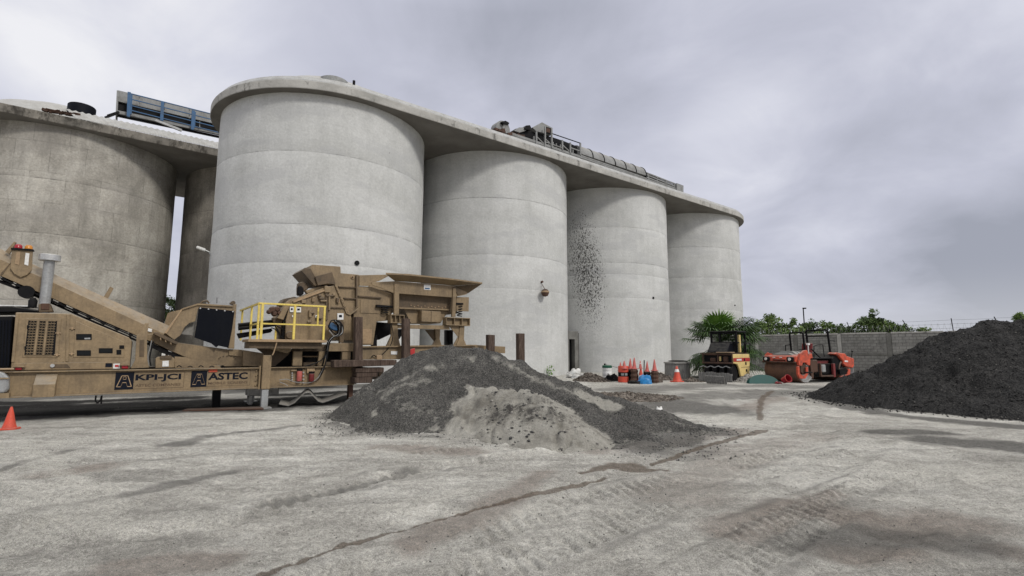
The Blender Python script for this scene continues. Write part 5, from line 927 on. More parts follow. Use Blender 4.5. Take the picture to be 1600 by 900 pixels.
# timber props and packing
def timber(name, lab, pts, v, d, mat='wood', grp=None): o = plate(None, name, pts, v, d, mat, MF, .012); o.location = MF.world(0, 0); o.rotation_euler[2] = MF.rz; return tag(o, lab, 'timber', grp)
tp = 'upright timber posts by the crusher'
timber('timber_post', 'upright dark timber post left of the dusty feed box, in front of the crusher', [(556, 495), (567, 495), (567, 575), (555, 575)], -.28, .2, 'wood', tp)
timber('timber_post', 'upright dark timber post before the crusher hopper, at the gravel pile edge', [(631, 497.5), (641, 498), (641.5, 575), (630.5, 575)], -.28, .2, 'wood', tp)
timber('timber_post', 'dark twin post behind the hopper support rail', [(697.5, 515.5), (701.5, 515.5), (701.5, 560), (697.5, 560)], 2.4, .2, 'black', tp); timber('timber_post', 'narrow dark post right of the twin post behind the hopper', [(703, 515.5), (708, 515.5), (708, 560), (703, 560)], 2.3, .2, 'black', tp)
timber('timber_post', 'short upright timber post behind the crest of the gravel pile', [(763.5, 522.8), (773.6, 523.4), (773.6, 580), (763.5, 580)], -.1, .2, 'wood', tp)
timber('timber_post', 'rightmost upright timber post, standing alone right of the crusher', [(810.5, 520.8), (820, 521), (820.6, 580), (811, 580)], .1, .2, 'wood', tp)
timber('timber_beam', 'long grey topped timber laid flat beside the crusher chassis', [(522, 562.8), (620, 562.3), (620, 571), (522, 574.2)], -.5, .35)
for k, (x0_, x1_, y0_, y1_, lb_) in enumerate(((556, 600, 575, 582.5, 'upper'), (557, 590, 583.2, 589.5, 'second'), (554, 582, 590, 599, 'lowest'))): timber('timber_block', lb_+' dark timber block in the stack beside the gravel pile', [(x0_, y0_), (x1_, y0_-.8), (x1_, y1_-.6), (x0_, y1_)], -.42, .4, 'wood', 'timber blocks stacked at the crusher')
# rubber belt sheet lying under the chassis
def free(o, lab, cat): o.location = MF.world(0, 0); o.rotation_euler[2] = MF.rz; return tag(o, lab, cat)
b = MB(); pr = [(432, 629), (446, 632), (456, 627), (466, 617), (473, 611), (477, 610.5), (481, 613), (486, 619), (492, 625), (499, 627), (508, 624), (520, 619.5), (535, 614)]; A = [MF.p3(*p, .1) for p in pr]
A = [(p[0], p[1]-.35+.0*i, max(p[2]-.0, .02)) for i, p in enumerate(A)]; B_ = [(p[0]+.25, .75, p[2]+.02) for p in A]; n = len(A)
b.add(A+B_+[(p[0], p[1], p[2]-.018) for p in A+B_], [(i, i+1, n+i+1, n+i) for i in range(n-1)]+[(2*n+i, 2*n+i+1, 3*n+i+1, 3*n+i) for i in range(n-1)]+[(i, i+1, 2*n+i+1, 2*n+i) for i in range(n-1)]); free(b.build('belt_sheet', 'belt', None, True), 'wavy grey sheet of conveyor belt lying under the crusher chassis', 'belt')
b = MB(); q0, q1 = gp(285, 643), gp(412, 640); b.loft([(q0[0], q0[1], .0), (q1[0], q1[1], .0), (q1[0]-.3, q1[1]+.45, .0), (q0[0]-.1, q0[1]+.35, .0)], [(q0[0], q0[1], .035), (q1[0], q1[1], .035), (q1[0]-.3, q1[1]+.45, .035), (q0[0]-.1, q0[1]+.35, .035)]); tag(b.build('steel_sheet', 'rust'), 'thin rusty steel sheet flat on the ground beside the jack leg', 'steel sheet')
b = MB(); b.span(X(387, 612, .9), X(436, 612, .9), .9, 1.3, .26, .52); b.span(X(390, 612, .9), X(396, 612, .9), .9, 1.3, .0, .26); free(b.build('support_block', 'slab', None, False, .02), 'pale concrete block under the chassis behind the jack leg', 'block')

# ---------------------------------------------------------------- red tandem roller
def rbox(fr_root, name, mat, par, x0, x1, y0, y1, z0, z1, bev=.02): b = MB(); b.span(x0, x1, y0, y1, z0, z1); return b.build(name, mat, par, False, bev)
q = gp(1259, 598.5); RF = Frame(q[:2], R(66)); rr_ = empty('tandem_roller', RF.world(0, 0), RF.rz, 'red and black tandem road roller with wide rusty steel drums and a bare roll frame', 'road roller')
WD = 1.9; RD = .60
def drum(x_):
    b = MB(); b.lathe([(RD-.05, -.0), (RD, .03), (RD, WD-.03), (RD-.05, WD)], (x_, 0, RD), 40, 'y', False); d_ = b.build('drum', 'drum', rr_, True)
    b = MB(); b.lathe([(.02, .16), (.18, .14), (RD-.12, .12), (RD-.06, .01), (RD-.03, .0)], (x_, 0, RD), 36, 'y', False); b.build('drum_face', 'steel', d_, True); b = MB(); b.lathe([(RD-.05, WD-.01), (.02, WD-.1)], (x_, 0, RD), 36, 'y', False); b.build('drum_face', 'rust', d_, True)
    b = MB(); b.lathe([(.17, -.02), (.17, .14)], (x_, 0, RD), 16, 'y'); b.build('hub', 'rust', d_, True)
drum(0); drum(3.25)
# nose over the front drum
b = MB(); pr = [(-.62, .98), (-.66, 1.10), (-.50, 1.34), (-.30, 1.42), (.62, 1.46), (.70, 1.0), (.55, 1.24), (-.45, 1.22)]
b = MB(); b.prism([(-.66, 1.06), (-.55, 1.32), (-.32, 1.40), (.62, 1.46), (.66, 1.22), (-.30, 1.22), (-.55, 1.02)], .0, WD); b.build('nose_hood', 'orange', rr_, False, .02)
b = MB(); 
for (x_, z_, h) in ((-.40, 1.395, .10), (-.1, 1.42, .17), (.2, 1.44, .14)):
    b.loft([(x_, .35, z_), (x_, WD-.35, z_), (x_+.3, WD-.4, z_+.01), (x_+.3, .4, z_+.01)], [(x_+.03, .6, z_+h), (x_+.03, WD-.7, z_+h), (x_+.3, WD-.6, z_+h*.8), (x_+.3, .6, z_+h*.8)])
b.build('hood_cover', 'grey_steel', rr_, True, .01)
rbox(rr_, 'scraper_bar', 'rust', rr_, -.70, -.62, -.02, WD+.02, .98, 1.06); rbox(rr_, 'water_tank', 'black', rr_, -.45, .6, .08, WD-.08, 1.20-.0, 1.23)
rbox(rr_, 'grille_bar', 'black', rr_, -.68, -.60, .55, 1.3, 1.10, 1.16)
for y_ in (.26, WD-.26):
    h_l = rbox(rr_, 'headlamp_box', 'black', rr_, -.76, -.6, y_-.18, y_+.18, 1.06, 1.30, .04); b = MB(); b.lathe([(.075, 0), (.075, .03)], (-.79, y_-.03, 1.18), 14, 'x'); b.build('lens', 'white', h_l, True)
for y_ in (.75, 1.15): rbox(rr_, 'marker_light', 'white', rr_, -.67, -.63, y_, y_+.14, 1.24, 1.28, .005)
b = MB(); b.loft([(-.5, WD, 1.36), (-.2, WD, 1.42), (-.3, WD-.5, 1.4)], [(-.4, WD-.1, 1.52), (-.35, WD-.12, 1.52), (-.38, WD-.2, 1.48)]); b.build('broken_hood', 'orange', rr_)
def rplate(name, pts, v_, d, mat, par=None, bev=.01): b = MB(); b.prism(RF.poly(pts, v_), v_, v_+d); return b.build(name, mat, par or rr_, False, bev)
rplate('side_cover', [(1248, 563), (1250.5, 553), (1257, 547.5), (1261, 547), (1266.5, 559), (1266, 571), (1262, 570), (1260, 566.5), (1255, 566.5), (1253, 572), (1248.5, 571)], -.10, .12, 'orange')
rplate('drum_arm', [(1246.5, 573), (1249.5, 572), (1250.5, 584), (1255, 587.5), (1259.5, 584), (1260, 574), (1263, 573), (1263, 585), (1259, 591.5), (1250, 592), (1247, 585)], -.09, .10, 'orange')
rplate('drum_motor', [(1251, 572), (1258, 569), (1262, 574), (1260, 581), (1255, 585), (1251, 580)], -.02, .12, 'rust'); rplate('steering_rod', [(1258, 581), (1270, 581), (1270, 583), (1258, 583)], -.12, .05, 'black')
rplate('yoke', [(1265, 563), (1270, 562), (1271.5, 575), (1271.5, 591.5), (1268, 591.5), (1267, 576)], .0, .12, 'rust')
# centre body
rbox(rr_, 'centre_frame', 'maroon', rr_, .72, 2.55, .25, 1.65, .55, 1.12, .04); rbox(rr_, 'engine_block', 'black', rr_, .9, 2.45, .12, .3, .40, .95, .03); rbox(rr_, 'oil_tank', 'steel', rr_, 1.35, 1.65, .02, .2, .50, .90, .04); rbox(rr_, 'step_frame', 'rust', rr_, 1.15, 2.2, -.05, .1, .28, .36, .01)
rbox(rr_, 'step_side', 'maroon', rr_, 2.1, 2.26, -.06, .06, .26, .95, .01); rbox(rr_, 'step_side', 'rust', rr_, 1.12, 1.2, -.05, .06, .3, .98, .01); rbox(rr_, 'floor_plate', 'black', rr_, .72, 2.5, .1, 1.8, 1.18, 1.25, .01); rbox(rr_, 'belly_tank', 'black', rr_, .7, 2.7, .3, 1.6, .25, .56, .04); rbox(rr_, 'drive_motor', 'rust', rr_, .66, 1.1, .05, .35, .5, 1.15, .05)
b = MB(); b.box((1.75, 1.25, 1.45), (.5, .6, .16)); b.box((2.0, 1.25, 1.75), (.14, .6, .55), Matrix.Rotation(.15, 3, 'Y')); b.build('seat', 'maroon', rr_, False, .05)
b = MB(); b.tube((1.15, .95, 1.2), (1.25, .95, 1.65), .05, 8); b.lathe([(.2, -.015), (.2, .015)], (1.25, .95, 1.66), 16); b.build('steering_wheel', 'black', rr_, True); b = MB(); b.tube((1.05, .5, 1.9), (1.05, .5, 2.0), .09, 10); b.tube((1.05, .5, 1.25), (1.05, .5, 1.9), .03, 6); b.build('beacon_lamp', 'white', rr_, True)
xh = RF.at(1295, 540, .3)[0]; xh0 = RF.at(1291, 520, .3)[0]; zh = RF.at(1292, 515.5, .3)[1]
def ty(px_, x_):   # depth across the machine of the post seen at px_
    best = min(np.linspace(-.2, 2.6, 141), key=lambda v_: abs(RF.at(px_, 535, v_)[0]-x_)); return float(best)
yf = ty(1261, xh)
b = MB(); w_ = .085; A = [(xh+.12, .3, 1.1), (xh-.02, .3, zh-.06), (xh-.06, .36, zh), (xh-.06, yf-.05, zh), (xh-.02, yf, zh-.06), (xh+.12, yf, 1.1)]
for p_, q_ in zip(A[:-1], A[1:]): b.bar(p_, q_, w_, w_)
b.bar((xh-.03, .3, zh-.32), (xh-.03, yf, zh-.32), .06, .06); b.bar((xh+.08, .3, 1.36), (xh+.08, yf, 1.36), .07, .07); b.bar((xh-.0, .3, zh-.55+.0), (xh+.0, .3-.35, zh-.6), .03, .03); b.build('roll_frame', 'black', rr_, False, .01)
b = MB(); x1_ = xh-.8; y0_, y1_ = ty(1256, x1_), ty(1235, x1_); z1_ = RF.at(1256, 519.5, y0_)[1]
A = [(x1_+.05, y0_, 1.2), (x1_-.03, y0_, z1_-.05), (x1_-.03, y0_+.05, z1_), (x1_-.03, y1_-.05, z1_), (x1_-.03, y1_, z1_-.05), (x1_+.05, y1_, 1.2)]
for p_, q_ in zip(A[:-1], A[1:]): b.bar(p_, q_, .08, .08)
b.build('front_frame', 'black', rr_, False, .01)
b = MB(); b.path([(x1_-.1, y1_+.25, 1.3), (x1_-.1, y1_+.25, 1.9), (x1_+.1, y1_, 1.95)], .025, 6); b.path([(1.2, .32, 1.25), (1.25, .32, 1.85), (1.6, .32, 1.92), (1.95, .32, 1.92), (2.0, .32, 1.3)], .022, 6); b.path([(1.0, .3, 1.7), (1.5, .2, 1.25)], .035, 6); b.build('hand_rails', 'black', rr_, True)['kind'] = 'stuff'
rplate('rear_hood', [(1304, 553), (1307, 550.5), (1321, 552.5), (1324, 556.5), (1334.5, 560), (1335, 571), (1333, 575), (1322, 572.5), (1318, 569), (1318, 564), (1311, 556)], -.08, .42, 'orange', rr_, .03); rplate('rear_hood', [(1312, 556), (1324, 558), (1332, 562), (1332, 571), (1318, 569)], .36, 1.2, 'orange', rr_, .03)
rplate('rear_arm', [(1314, 588), (1324, 585), (1326, 576), (1329, 577), (1328.5, 586), (1325, 589.5), (1315, 592)], -.12, .1, 'orange'); rplate('rear_motor', [(1312, 577), (1322, 574), (1325, 579), (1322, 585), (1313, 585)], -.10, .15, 'black'); rplate('rear_block', [(1300, 560), (1306, 553), (1316, 560), (1318, 572), (1310, 578), (1306, 590), (1302, 590)], .05, 1.5, 'black', rr_, .03)
b = MB(); b.tube(RF.p3(1330, 560, .1), RF.p3(1331.5, 549, .1), .02, 6); b.box(RF.p3(1331.5, 549, .1), (.08, .05, .06)); b.build('mirror_rod', 'black', rr_); rplate('hood_light', [(1320, 563), (1325.5, 563.5), (1325, 566), (1320, 565.5)], -.10, .02, 'white')

# ---------------------------------------------------------------- yellow tyre roller
q = gp(1146.5, 597); YF = Frame(q[:2], R(44)); yr = empty('tyre_roller', YF.world(0, 0), YF.rz, 'old cream yellow tyre roller with a black cab frame, parked in front of the palm', 'road roller')
YW = 1.55
def yb(name, mat, x0, x1, y0, y1, z0, z1, bev=.015, par=None): b = MB(); b.span(x0, x1, y0, y1, z0, z1); return b.build(name, mat, par or yr, False, bev)
sp_ = None
b = MB(); b.prism([(.0, 1.42), (2.3, 1.42), (2.35, 1.2), (2.2, .26), (.95, .26), (.80, .62), (.55, .88), (.0, .95)], -.04, .06); sp_ = b.build('side_panel', 'cream', yr, False, .02)
yb('stripe', 'red_stripe', .0, 2.3, -.052, -.04, 1.03, 1.22, 0, sp_); yb('stripe_mark', 'white', .4, 1.1, -.06, -.052, 1.08, 1.17, 0, sp_)
for (x_, z_) in ((1.7, .92), (1.75, .55), (1.5, 1.12)): yb('latch', 'black', x_-.08, x_+.08, -.06, -.04, z_-.07, z_+.07, 0, sp_)
yb('panel_seam', 'rust', 1.0, 2.25, -.05, -.04, .72, .735, 0, sp_)
yb('top_shelf', 'rust', -.05, 2.2, .0, YW+.15, 1.44, 1.48, .005); yb('shelf_plate', 'tan_pale', -.12, .5, .06, .8, 1.485, 1.53, .01); yb('front_beam', 'rust', -.06, .02, .02, YW+.05, .92, 1.0, .01); yb('front_beam', 'rust', -.03, .03, .02, YW+.05, 1.36, 1.43, .01)
for y_ in (.0+.02, .75, YW): yb('bay_post', 'rust', -.04, .04, y_-.03, y_+.03, .9, 1.44, .005)
yb('engine_bay', 'black', .1, 2.2, .08, YW, .80, 1.42, .02); yb('engine_part', 'rust', .02, .3, .25, .5, 1.0, 1.3, .04); yb('engine_part', 'rust', .02, .3, .9, 1.2, 1.0, 1.22, .04); yb('engine_part', 'cream', .03, .2, .62, .72, 1.05, 1.3, .02)
b = MB(); b.prism([(.05, 1.50), (.12, 1.60), (.55, 2.02), (1.2, 2.04), (1.2, 1.50)], .30, 1.35); b.build('engine_hood', 'curtain', yr, False, .03)
zc4 = 2.66
for (x_, y_) in ((.95, .12), (.95, 1.45), (2.2, .12), (2.2, 1.45), (.95, 1.0)): yb('cab_post', 'black', x_-.045, x_+.045, y_-.05, y_+.05, 1.45, zc4-.07, .01)
yb('canopy', 'black', .85, 2.3, .04, 1.53, zc4-.08, zc4, .02); yb('cab_sill', 'black', .92, 1.0, .12, 1.45, 1.98, 2.08, .01); yb('cab_head', 'black', .92, 1.0, .12, 1.45, 2.50, 2.57, .01); yb('dash', 'black', 1.0, 1.3, .3, 1.3, 1.5, 2.05, .03); yb('cab_panel', 'cream', 1.35, 1.5, .08, .2, 1.5, 2.45, .02)
yb('cab_cross_rail', 'black', .95, 2.2, .1, .14, 2.0, 2.06, .005)
b = MB(); b.path([(1.5, -.05, 1.45), (1.5, -.12, 2.0), (2.3, -.12, 2.0), (2.3, -.05, 1.45)], .022, 6); b.build('hand_rail', 'black', yr)
for k in range(4):
    y_ = .22+k*.40; b = MB(); b.lathe([(.28, -.13), (.40, -.12), (.43, -.05), (.43, .05), (.40, .12), (.28, .13)], (.45, y_, .43), 24, 'y'); w_ = b.build('tyre', 'rubber', yr, True); b = MB(); b.lathe([(.25, -.08), (.2, .0), (.25, .08)], (.45, y_, .43), 16, 'y'); b.build('rim', 'rust', w_, True)
for k in range(3):
    y_ = .25+k*.5; b = MB(); b.lathe([(.28, -.13), (.40, -.12), (.43, -.05), (.43, .05), (.40, .12), (.28, .13)], (1.85, y_, .43), 24, 'y'); w_ = b.build('tyre', 'rubber', yr, True)
for k in range(4):
    y_ = .14+k*.40; b = MB(); b.bar((-.05, y_, .72), (-.05, y_+.19, .80), .10, .035); b.bar((-.05, y_+.19, .80), (-.05, y_+.38, .72), .10, .035); b.build('scraper_plate', 'steel', yr)
yb('rear_block', 'black', 2.2, 2.5, .1, YW, .4, 1.4, .03)

# grey pallet standing in front of it
q = gp(1126, 600); PF = Frame(q[:2], R(44)); pl_ = empty('wooden_pallet', PF.world(0, 0), PF.rz, 'weathered grey board pallet leaning upright against the front of the yellow roller', 'pallet')
rn = random.Random(4)
for k in range(13):
    y_ = -.62+k*.125; z1_ = .56+rn.uniform(-.03, .03) if k > 0 else .5; z0_ = .02 if 1 < k < 10 else .16; b = MB(); b.span(-.32, -.29, y_-.055, y_+.055, z0_, z1_); b.build('board', 'grey_wood', pl_, False, .004)
for z_ in (.16, .46): b = MB(); b.span(-.285, -.24, -.68, .95, z_-.04, z_+.04); b.build('batten', 'grey_wood', pl_, False, .004)
b = MB(); b.box((-.42, .1, .25), (.05, .9, .30), Matrix.Rotation(-.3, 3, 'Y')); b.build('loose_board', 'grey_wood', pl_)

# ---------------------------------------------------------------- cones, drums and junk
def cone(h, r, lab, mat, collar=None, grp=None, loc=(0, 0, 0), tilt=0.):
    root = empty('traffic_cone', loc, rn.uniform(0, 1.5), lab, 'cone', grp); b = MB(); s_ = r*1.35; pts = [(s_, s_*.55), (s_*.55, s_), (-s_*.55, s_), (-s_, s_*.55), (-s_, -s_*.55), (-s_*.55, -s_), (s_*.55, -s_), (s_, -s_*.55)]
    b.loft([(p[0], p[1], 0) for p in pts], [(p[0]*.97, p[1]*.97, .045*h/.7) for p in pts]); b.build('base', mat, root); b = MB(); z0 = .04*h/.7; b.lathe([(r, z0), (r*.93, z0+.03), (r*.72, h*.32), (r*.44, h*.68), (r*.17, h-.01), (r*.13, h)], (0, 0, 0), 24); bd = b.build('body', mat, root, True)
    if collar:
        for (a, c) in collar: ra, rc_ = np.interp([a*h, c*h], [z0+.03, h*.32, h*.68, h], [r*.93, r*.72, r*.44, r*.15]); b = MB(); b.lathe([(ra+.006, a*h), (rc_+.006, c*h)], (0, 0, 0), 24, 'z', False); b.build('collar', 'white', bd, True)
    root.rotation_euler[0] = tilt if tilt else (0 if grp is None else rn.uniform(-.05, .05)); return root
q = gp(14, 670.5); cone(.44, .115, 'bright orange traffic cone on the ground in front of the crusher at the far left', 'orange_plastic', None, None, q)
q = gp(1058.5, 596.5); cone(.80, .24, 'orange cone with a pale collar standing alone by the concrete tank', 'orange_plastic', [(.62, .80)], 'cones near the silos', q)
cg = 'cones near the silos'
def at_y(px_, py_, Y): return PD(px_, py_, Y)
for i, (px_, tip, bs, Y, lab) in enumerate(((984.7, 560, 576.5, 26.2, 'tall faded cone just right of the striped orange barrel, leftmost of the tall pair'), (991, 558.6, 576.5, 25.8, 'tallest faded red cone, standing on a dark rubber block right of the barrel'), (1000.8, 563.6, 576, 25.6, 'faded red cone with a dark banded tip, standing on another cone'), (1011, 564.5, 580.5, 25.9, 'faded cone right of the thin dark stake behind the blue sack'), (1022.8, 561.4, 579.4, 25.7, 'faded cone at the right end of the cluster, beside the blue sack'))):
    a, c = at_y(px_, tip, Y), at_y(px_, bs, Y); h = a[2]-c[2]; cone(h, h*.21, lab, 'pink_plastic', [(.62, .7)] if i == 2 else None, cg, (c[0], c[1], c[2]))
    if i != 2:
        b = MB(); wv = .19; b.lathe([(wv*1.0, 0), (wv*1.12, c[2]*.2), (wv*.9, c[2]*.32), (wv*1.1, c[2]*.5), (wv*.86, c[2]*.66), (wv*1.05, c[2]*.85), (wv*.8, c[2]-.012)], (0, 0, 0), 9); o = b.build('rubber_block', ['rubber', 'rust', 'rust', 'rubber', 'rust'][i], None, False, .02); o.location = (c[0], c[1], 0); o.rotation_euler[2] = i*.7; tag(o, ['dark rubber block under the cone next to the barrel', 'dark rubber block under the tallest cone', '', 'dark rubber block under the cone by the thin stake', 'dark rubber block under the rightmost cone of the cluster'][i], 'block', 'rubber blocks under the cones')
    else: cone(c[2]+.05, .17, 'red cone with a white collar carrying another cone on top', 'orange_plastic', [(.3, .5)], cg, (c[0], c[1], 0))
q = gp(1006, 592); b = MB(); b.tube((q[0], q[1], 0), (at_y(1006.6, 562.8, q[1])[0], q[1], at_y(1006.6, 562.8, q[1])[2]), .03, 8); tag(b.build('stake', 'black'), 'thin dark stake among the faded cones', 'stake')
c = gp(976, 597.5); zt_ = PD(976, 571.8, c[1]+.2)[2]; br = empty('plastic_barrel', (c[0], c[1]+.25, 0), 0, 'orange plastic barrel with dark and grey reflective band among the cones', 'barrel')
b = MB(); b.lathe([(.27, 0), (.27, zt_*.34), (.25, zt_*.35), (.25, zt_*.62), (.265, zt_*.63), (.255, zt_-.03), (.24, zt_)], (0, 0, 0), 28); b.build('shell', 'orange_plastic', br, True); b = MB(); b.lathe([(.262, zt_*.36), (.262, zt_*.61)], (0, 0, 0), 28, 'z', False); bn = b.build('band', 'black', br, True)
for a in (-1.95, -1.2): b = MB(); b.add([(.268*math.cos(t_), .268*math.sin(t_), z_) for z_ in (zt_*.42, zt_*.56) for t_ in np.linspace(a-.28, a+.28, 6)], [(i, i+1, 7+i, 6+i) for i in range(5)]); b.build('reflector', 'grey_steel', bn)
a, c_ = PD(975.3, 563.6, 25.9), PD(975.3, 573, 25.9); cone(a[2]-c_[2]+.1, .12, 'faded cone tip sticking out of the top of the orange barrel', 'pink_plastic', None, cg, (a[0], 25.9, c_[2]-.1)); a, c_ = PD(969.3, 566, 26.4), PD(969.3, 573, 26.4); cone(a[2]-c_[2]+.2, .10, 'small faded cone tip just visible behind the left side of the barrel', 'pink_plastic', None, cg, (a[0], 26.4, c_[2]-.2))
c = gp(950, 594); wd = empty('white_drum', (c[0], c[1]+.2, 0), 0, 'white plastic drum with a green lid standing left of the orange barrel', 'drum'); zt_ = PD(950, 574.5, c[1])[2]
b = MB(); b.lathe([(.25, 0), (.255, zt_*.3), (.248, zt_*.32), (.255, zt_*.34), (.255, zt_*.68), (.248, zt_*.7), (.255, zt_*.72), (.25, zt_)], (0, 0, 0), 28); b.build('drum_body', 'white', wd, True); b = MB(); b.lathe([(.265, zt_-.01), (.265, zt_+.10), (.22, zt_+.13), (.02, zt_+.13)], (0, 0, 0), 28); b.build('lid', 'green', wd, True); b = MB(); b.box((0, -.262, zt_*.5), (.05, .02, .05)); b.build('mark', 'black', wd); b = MB(); b.tube((-.12, 0, zt_+.13), (-.12, 0, zt_+.22), .05, 8); b.build('cap', 'black', wd); b = MB(); b.bar((-.1, -.1, zt_+.17), (.62, .1, zt_-.02), .05, .03); b.build('lath', 'grey_wood', wd)
def crumple(name, c, sx, sy, sz, mat, lab, cat, seed=1, n=26, sharp=.5):
    us = np.linspace(0, 2*math.pi, n, endpoint=False); vs = np.linspace(0, math.pi/2, n//2); b = MB(); V = []
    for v_ in vs:
        for u_ in us: x_, y_, z_ = math.cos(u_)*math.cos(v_), math.sin(u_)*math.cos(v_), math.sin(v_); k = 1+sharp*float(fbm(np.array([x_*1.7+seed]), np.array([y_*1.7+z_*2.1]), 1.3, 3, seed)[0]); V.append((x_*sx*k, y_*sy*k, z_*sz*k))
    m_ = len(vs); F_ = [(j*n+i, j*n+(i+1) % n, (j+1)*n+(i+1) % n, (j+1)*n+i) for j in range(m_-1) for i in range(n)]; b.add(V, F_); o = b.build(name, mat, None, True); o.location = (c[0], c[1], -.02); return tag(o, lab, cat)
q = gp(1008, 599.5); crumple('blue_sack', (q[0]+.05, q[1]+.25), .38, .26, .42, 'blue_sheet', 'crumpled bright blue plastic sack on the ground below the cones', 'sack', 3, 26, .4)
q = gp(1000, 599.5); crumple('black_bag', (q[0]-.15, q[1]+.2), .38, .2, .16, 'black', 'small black bag at the left of the blue sack', 'bag', 9)
q = gp(897, 590); crumple('white_bag', (q[0], q[1]+.1), .62, .4, .36, 'white', 'crumpled white plastic sheet beside the doorway', 'bag', 5, 34, 1.2)
q = gp(965, 596); crumple('old_tyre_heap', (q[0]-.15, q[1]+.45), .35, .3, .42, 'rubber', 'dark rubber scrap between the white drum and the orange barrel', 'scrap', 12)
q = gp(1024, 597); crumple('scrap_heap', (q[0]+.1, q[1]+.25), .42, .3, .30, 'rubble', 'brown scrap heap under the rightmost clustered cone', 'scrap', 14)
q = gp(994, 597); crumple('scrap_heap', (q[0]-.05, q[1]+.5), .34, .3, .50, 'stone_dark', 'dark scrap behind the blue sack under the tall cones', 'scrap', 21)
q = gp(1033, 622, .25); crumple('white_sheet', (PD(1031, 622, 11.9)[0], 11.9), .16, .1, .30, 'white', 'small white scrap on the far slope of the gravel pile', 'scrap', 6)
# concrete tank
c = gp(1064, 592); ct = empty('concrete_tank', (c[0], c[1]+.6, 0), .2, 'low grey round concrete tank beside the palm and the single cone', 'tank'); zt_ = PD(1064, 566, c[1]+.3)[2]
b = MB(); b.lathe([(.72, 0), (.69, zt_-.08), (.70, zt_-.08), (.73, zt_-.0), (.62, zt_), (.60, zt_-.3)], (0, 0, 0), 14); b.build('tank_wall', 'grey_wood', ct); b = MB(); b.lathe([(.74, zt_-.07), (.75, zt_+.01), (.60, zt_+.015)], (0, 0, 0), 14, 'z', False); b.build('rim', 'slab', ct); b = MB(); b.lathe([(.52, 0), (.55, .04), (.3, .07)], (.12, .1, zt_+.04), 20); b.build('black_lid', 'rubber', ct)
# overturned dark green tub
c = gp(1196, 600); b = MB(); n_ = 22; us = np.linspace(0, math.pi, n_); V = []
for s_ in (0, 1):
    for u_ in us: V.append((-.78*math.cos(u_)*(1 if s_ == 0 else .96), .0+s_*.34, .50*math.sin(u_)**.8*(1-.0*s_)*(1-.25*(math.cos(u_) < -.2)*0)))
b.add(V+[(0, 0, 0), (0, .34, 0)], [(i, i+1, n_+i+1, n_+i) for i in range(n_-1)]+[tuple(range(n_))]); o = b.build('green_tub', 'teal', None, True, .01); o.location = (c[0], c[1]+.05, -.04); o.rotation_euler = (-.25, .08, .05); tag(o, 'dark green plastic tub tipped on its side in front of the red roller', 'tub')
c = gp(1227, 600.5); bk = empty('red_bucket', (c[0], c[1]+.15, .02), .3, 'small red bucket lying in front of the rusty roller drum', 'bucket'); b = MB(); b.lathe([(.14, -.0), (.19, .34), (.17, .34), (.13, .02)], (0, 0, 0), 20); b.build('pail', 'red_lens', bk, True); b = MB(); b.lathe([(.20, .31), (.20, .35)], (0, 0, 0), 20, 'z', False); b.build('rim', 'orange_plastic', bk, True); bk.rotation_euler = (1.2, 0, .3); bk.location[2] = .17
q = gp(1217, 600); crumple('red_rag', (q[0], q[1]+.1), .2, .12, .12, 'red_lens', 'flattened red plastic scrap left of the red bucket', 'scrap', 8)

# ---------------------------------------------------------------- boundary wall
wa = math.atan2(-.616, .788); WF = Frame((27.5, 32.), wa); WH = 2.82
def wx(px_): return WF.at(px_, 540, 0)[0]
xp, xq = wx(1390), wx(1312); bay = xq-xp; bw = empty('boundary_wall', WF.world(0, 0), WF.rz, 'long grey concrete block yard wall with pillars behind the rollers', 'wall'); n0 = -7; n1 = 6
b = MB(); b.span(xp+n0*bay, xp+n1*bay, -.14, .0, -.2, WH-.02); b.build('wall_core', 'mortar', bw)
rn = random.Random(8)
for k in range(n0, n1+1):
    x_ = xp+k*bay; b = MB(); b.span(x_-.13, x_+.13, -.17, .045, -.2, WH+.02); b.build('pillar', 'slab' if k % 2 else 'mortar', bw, False, .01)
    if k == n1: continue
    b = MB(); b.span(x_+.14, x_+bay-.14, -.16, .03, 1.28, 1.45); b.build('tie_beam', 'mortar', bw, False, .01)
    b = MB(); b.span(x_+.13, x_+bay-.13, -.16, .035, WH-.05, WH+.06); b.build('capping', 'slab', bw, False, .01)
    b = MB(); L0 = x_+.15; nb = int((bay-.3)/.40)+1; bl = (bay-.30)/nb
    for r_ in range(13):
        z_ = .06+r_*.202+(.06 if r_ >= 6 else 0)
        if z_ > WH-.25: break
        if 1.2 < z_+.1 < 1.40: continue
        for c_ in range(nb+1):
            a = max(L0, L0+(c_-(.5 if r_ % 2 else 0))*bl); e_ = min(L0+nb*bl, L0+(c_+1-(.5 if r_ % 2 else 0))*bl)
            if e_-a < .08: continue
            d_ = rn.uniform(.008, .02); b.span(a+.014, e_-.014, 0.001, d_, z_+.013, z_+.187)
    b.build('blockwork', 'block', bw)['kind'] = 'stuff'
def bwire(px_, x0, x1):
    pass
bf = empty('barbed_wire', WF.world(0, 0), WF.rz, 'rusty barbed wire and coils on leaning posts along the top of the yard wall', 'barbed wire')
for k in range(-14, 14):
    x_ = xp+k*bay*.62+.35*(k % 3); ln = [.35, .30, .08, .38][k % 4]; b = MB(); b.tube((x_, -.08, WH), (x_+ln, -.25, WH+.85), .028, 6); b.build('post', 'black', bf)
b = MB()
for j in range(3):
    for k in range(-14, 13):
        xa_ = xp+k*bay*.62+.35*(k % 3); xb_ = xp+(k+1)*bay*.62+.35*((k+1) % 3); za_ = WH+.22+j*.26; b.tube((xa_+.1*j, -.12-.05*j, za_), (xb_+.1*j, -.12-.05*j, za_+rn.uniform(-.04, .04)), .007, 4)
b.build('wire_strands', 'black', bf)['kind'] = 'stuff'
b = MB(); Q = []
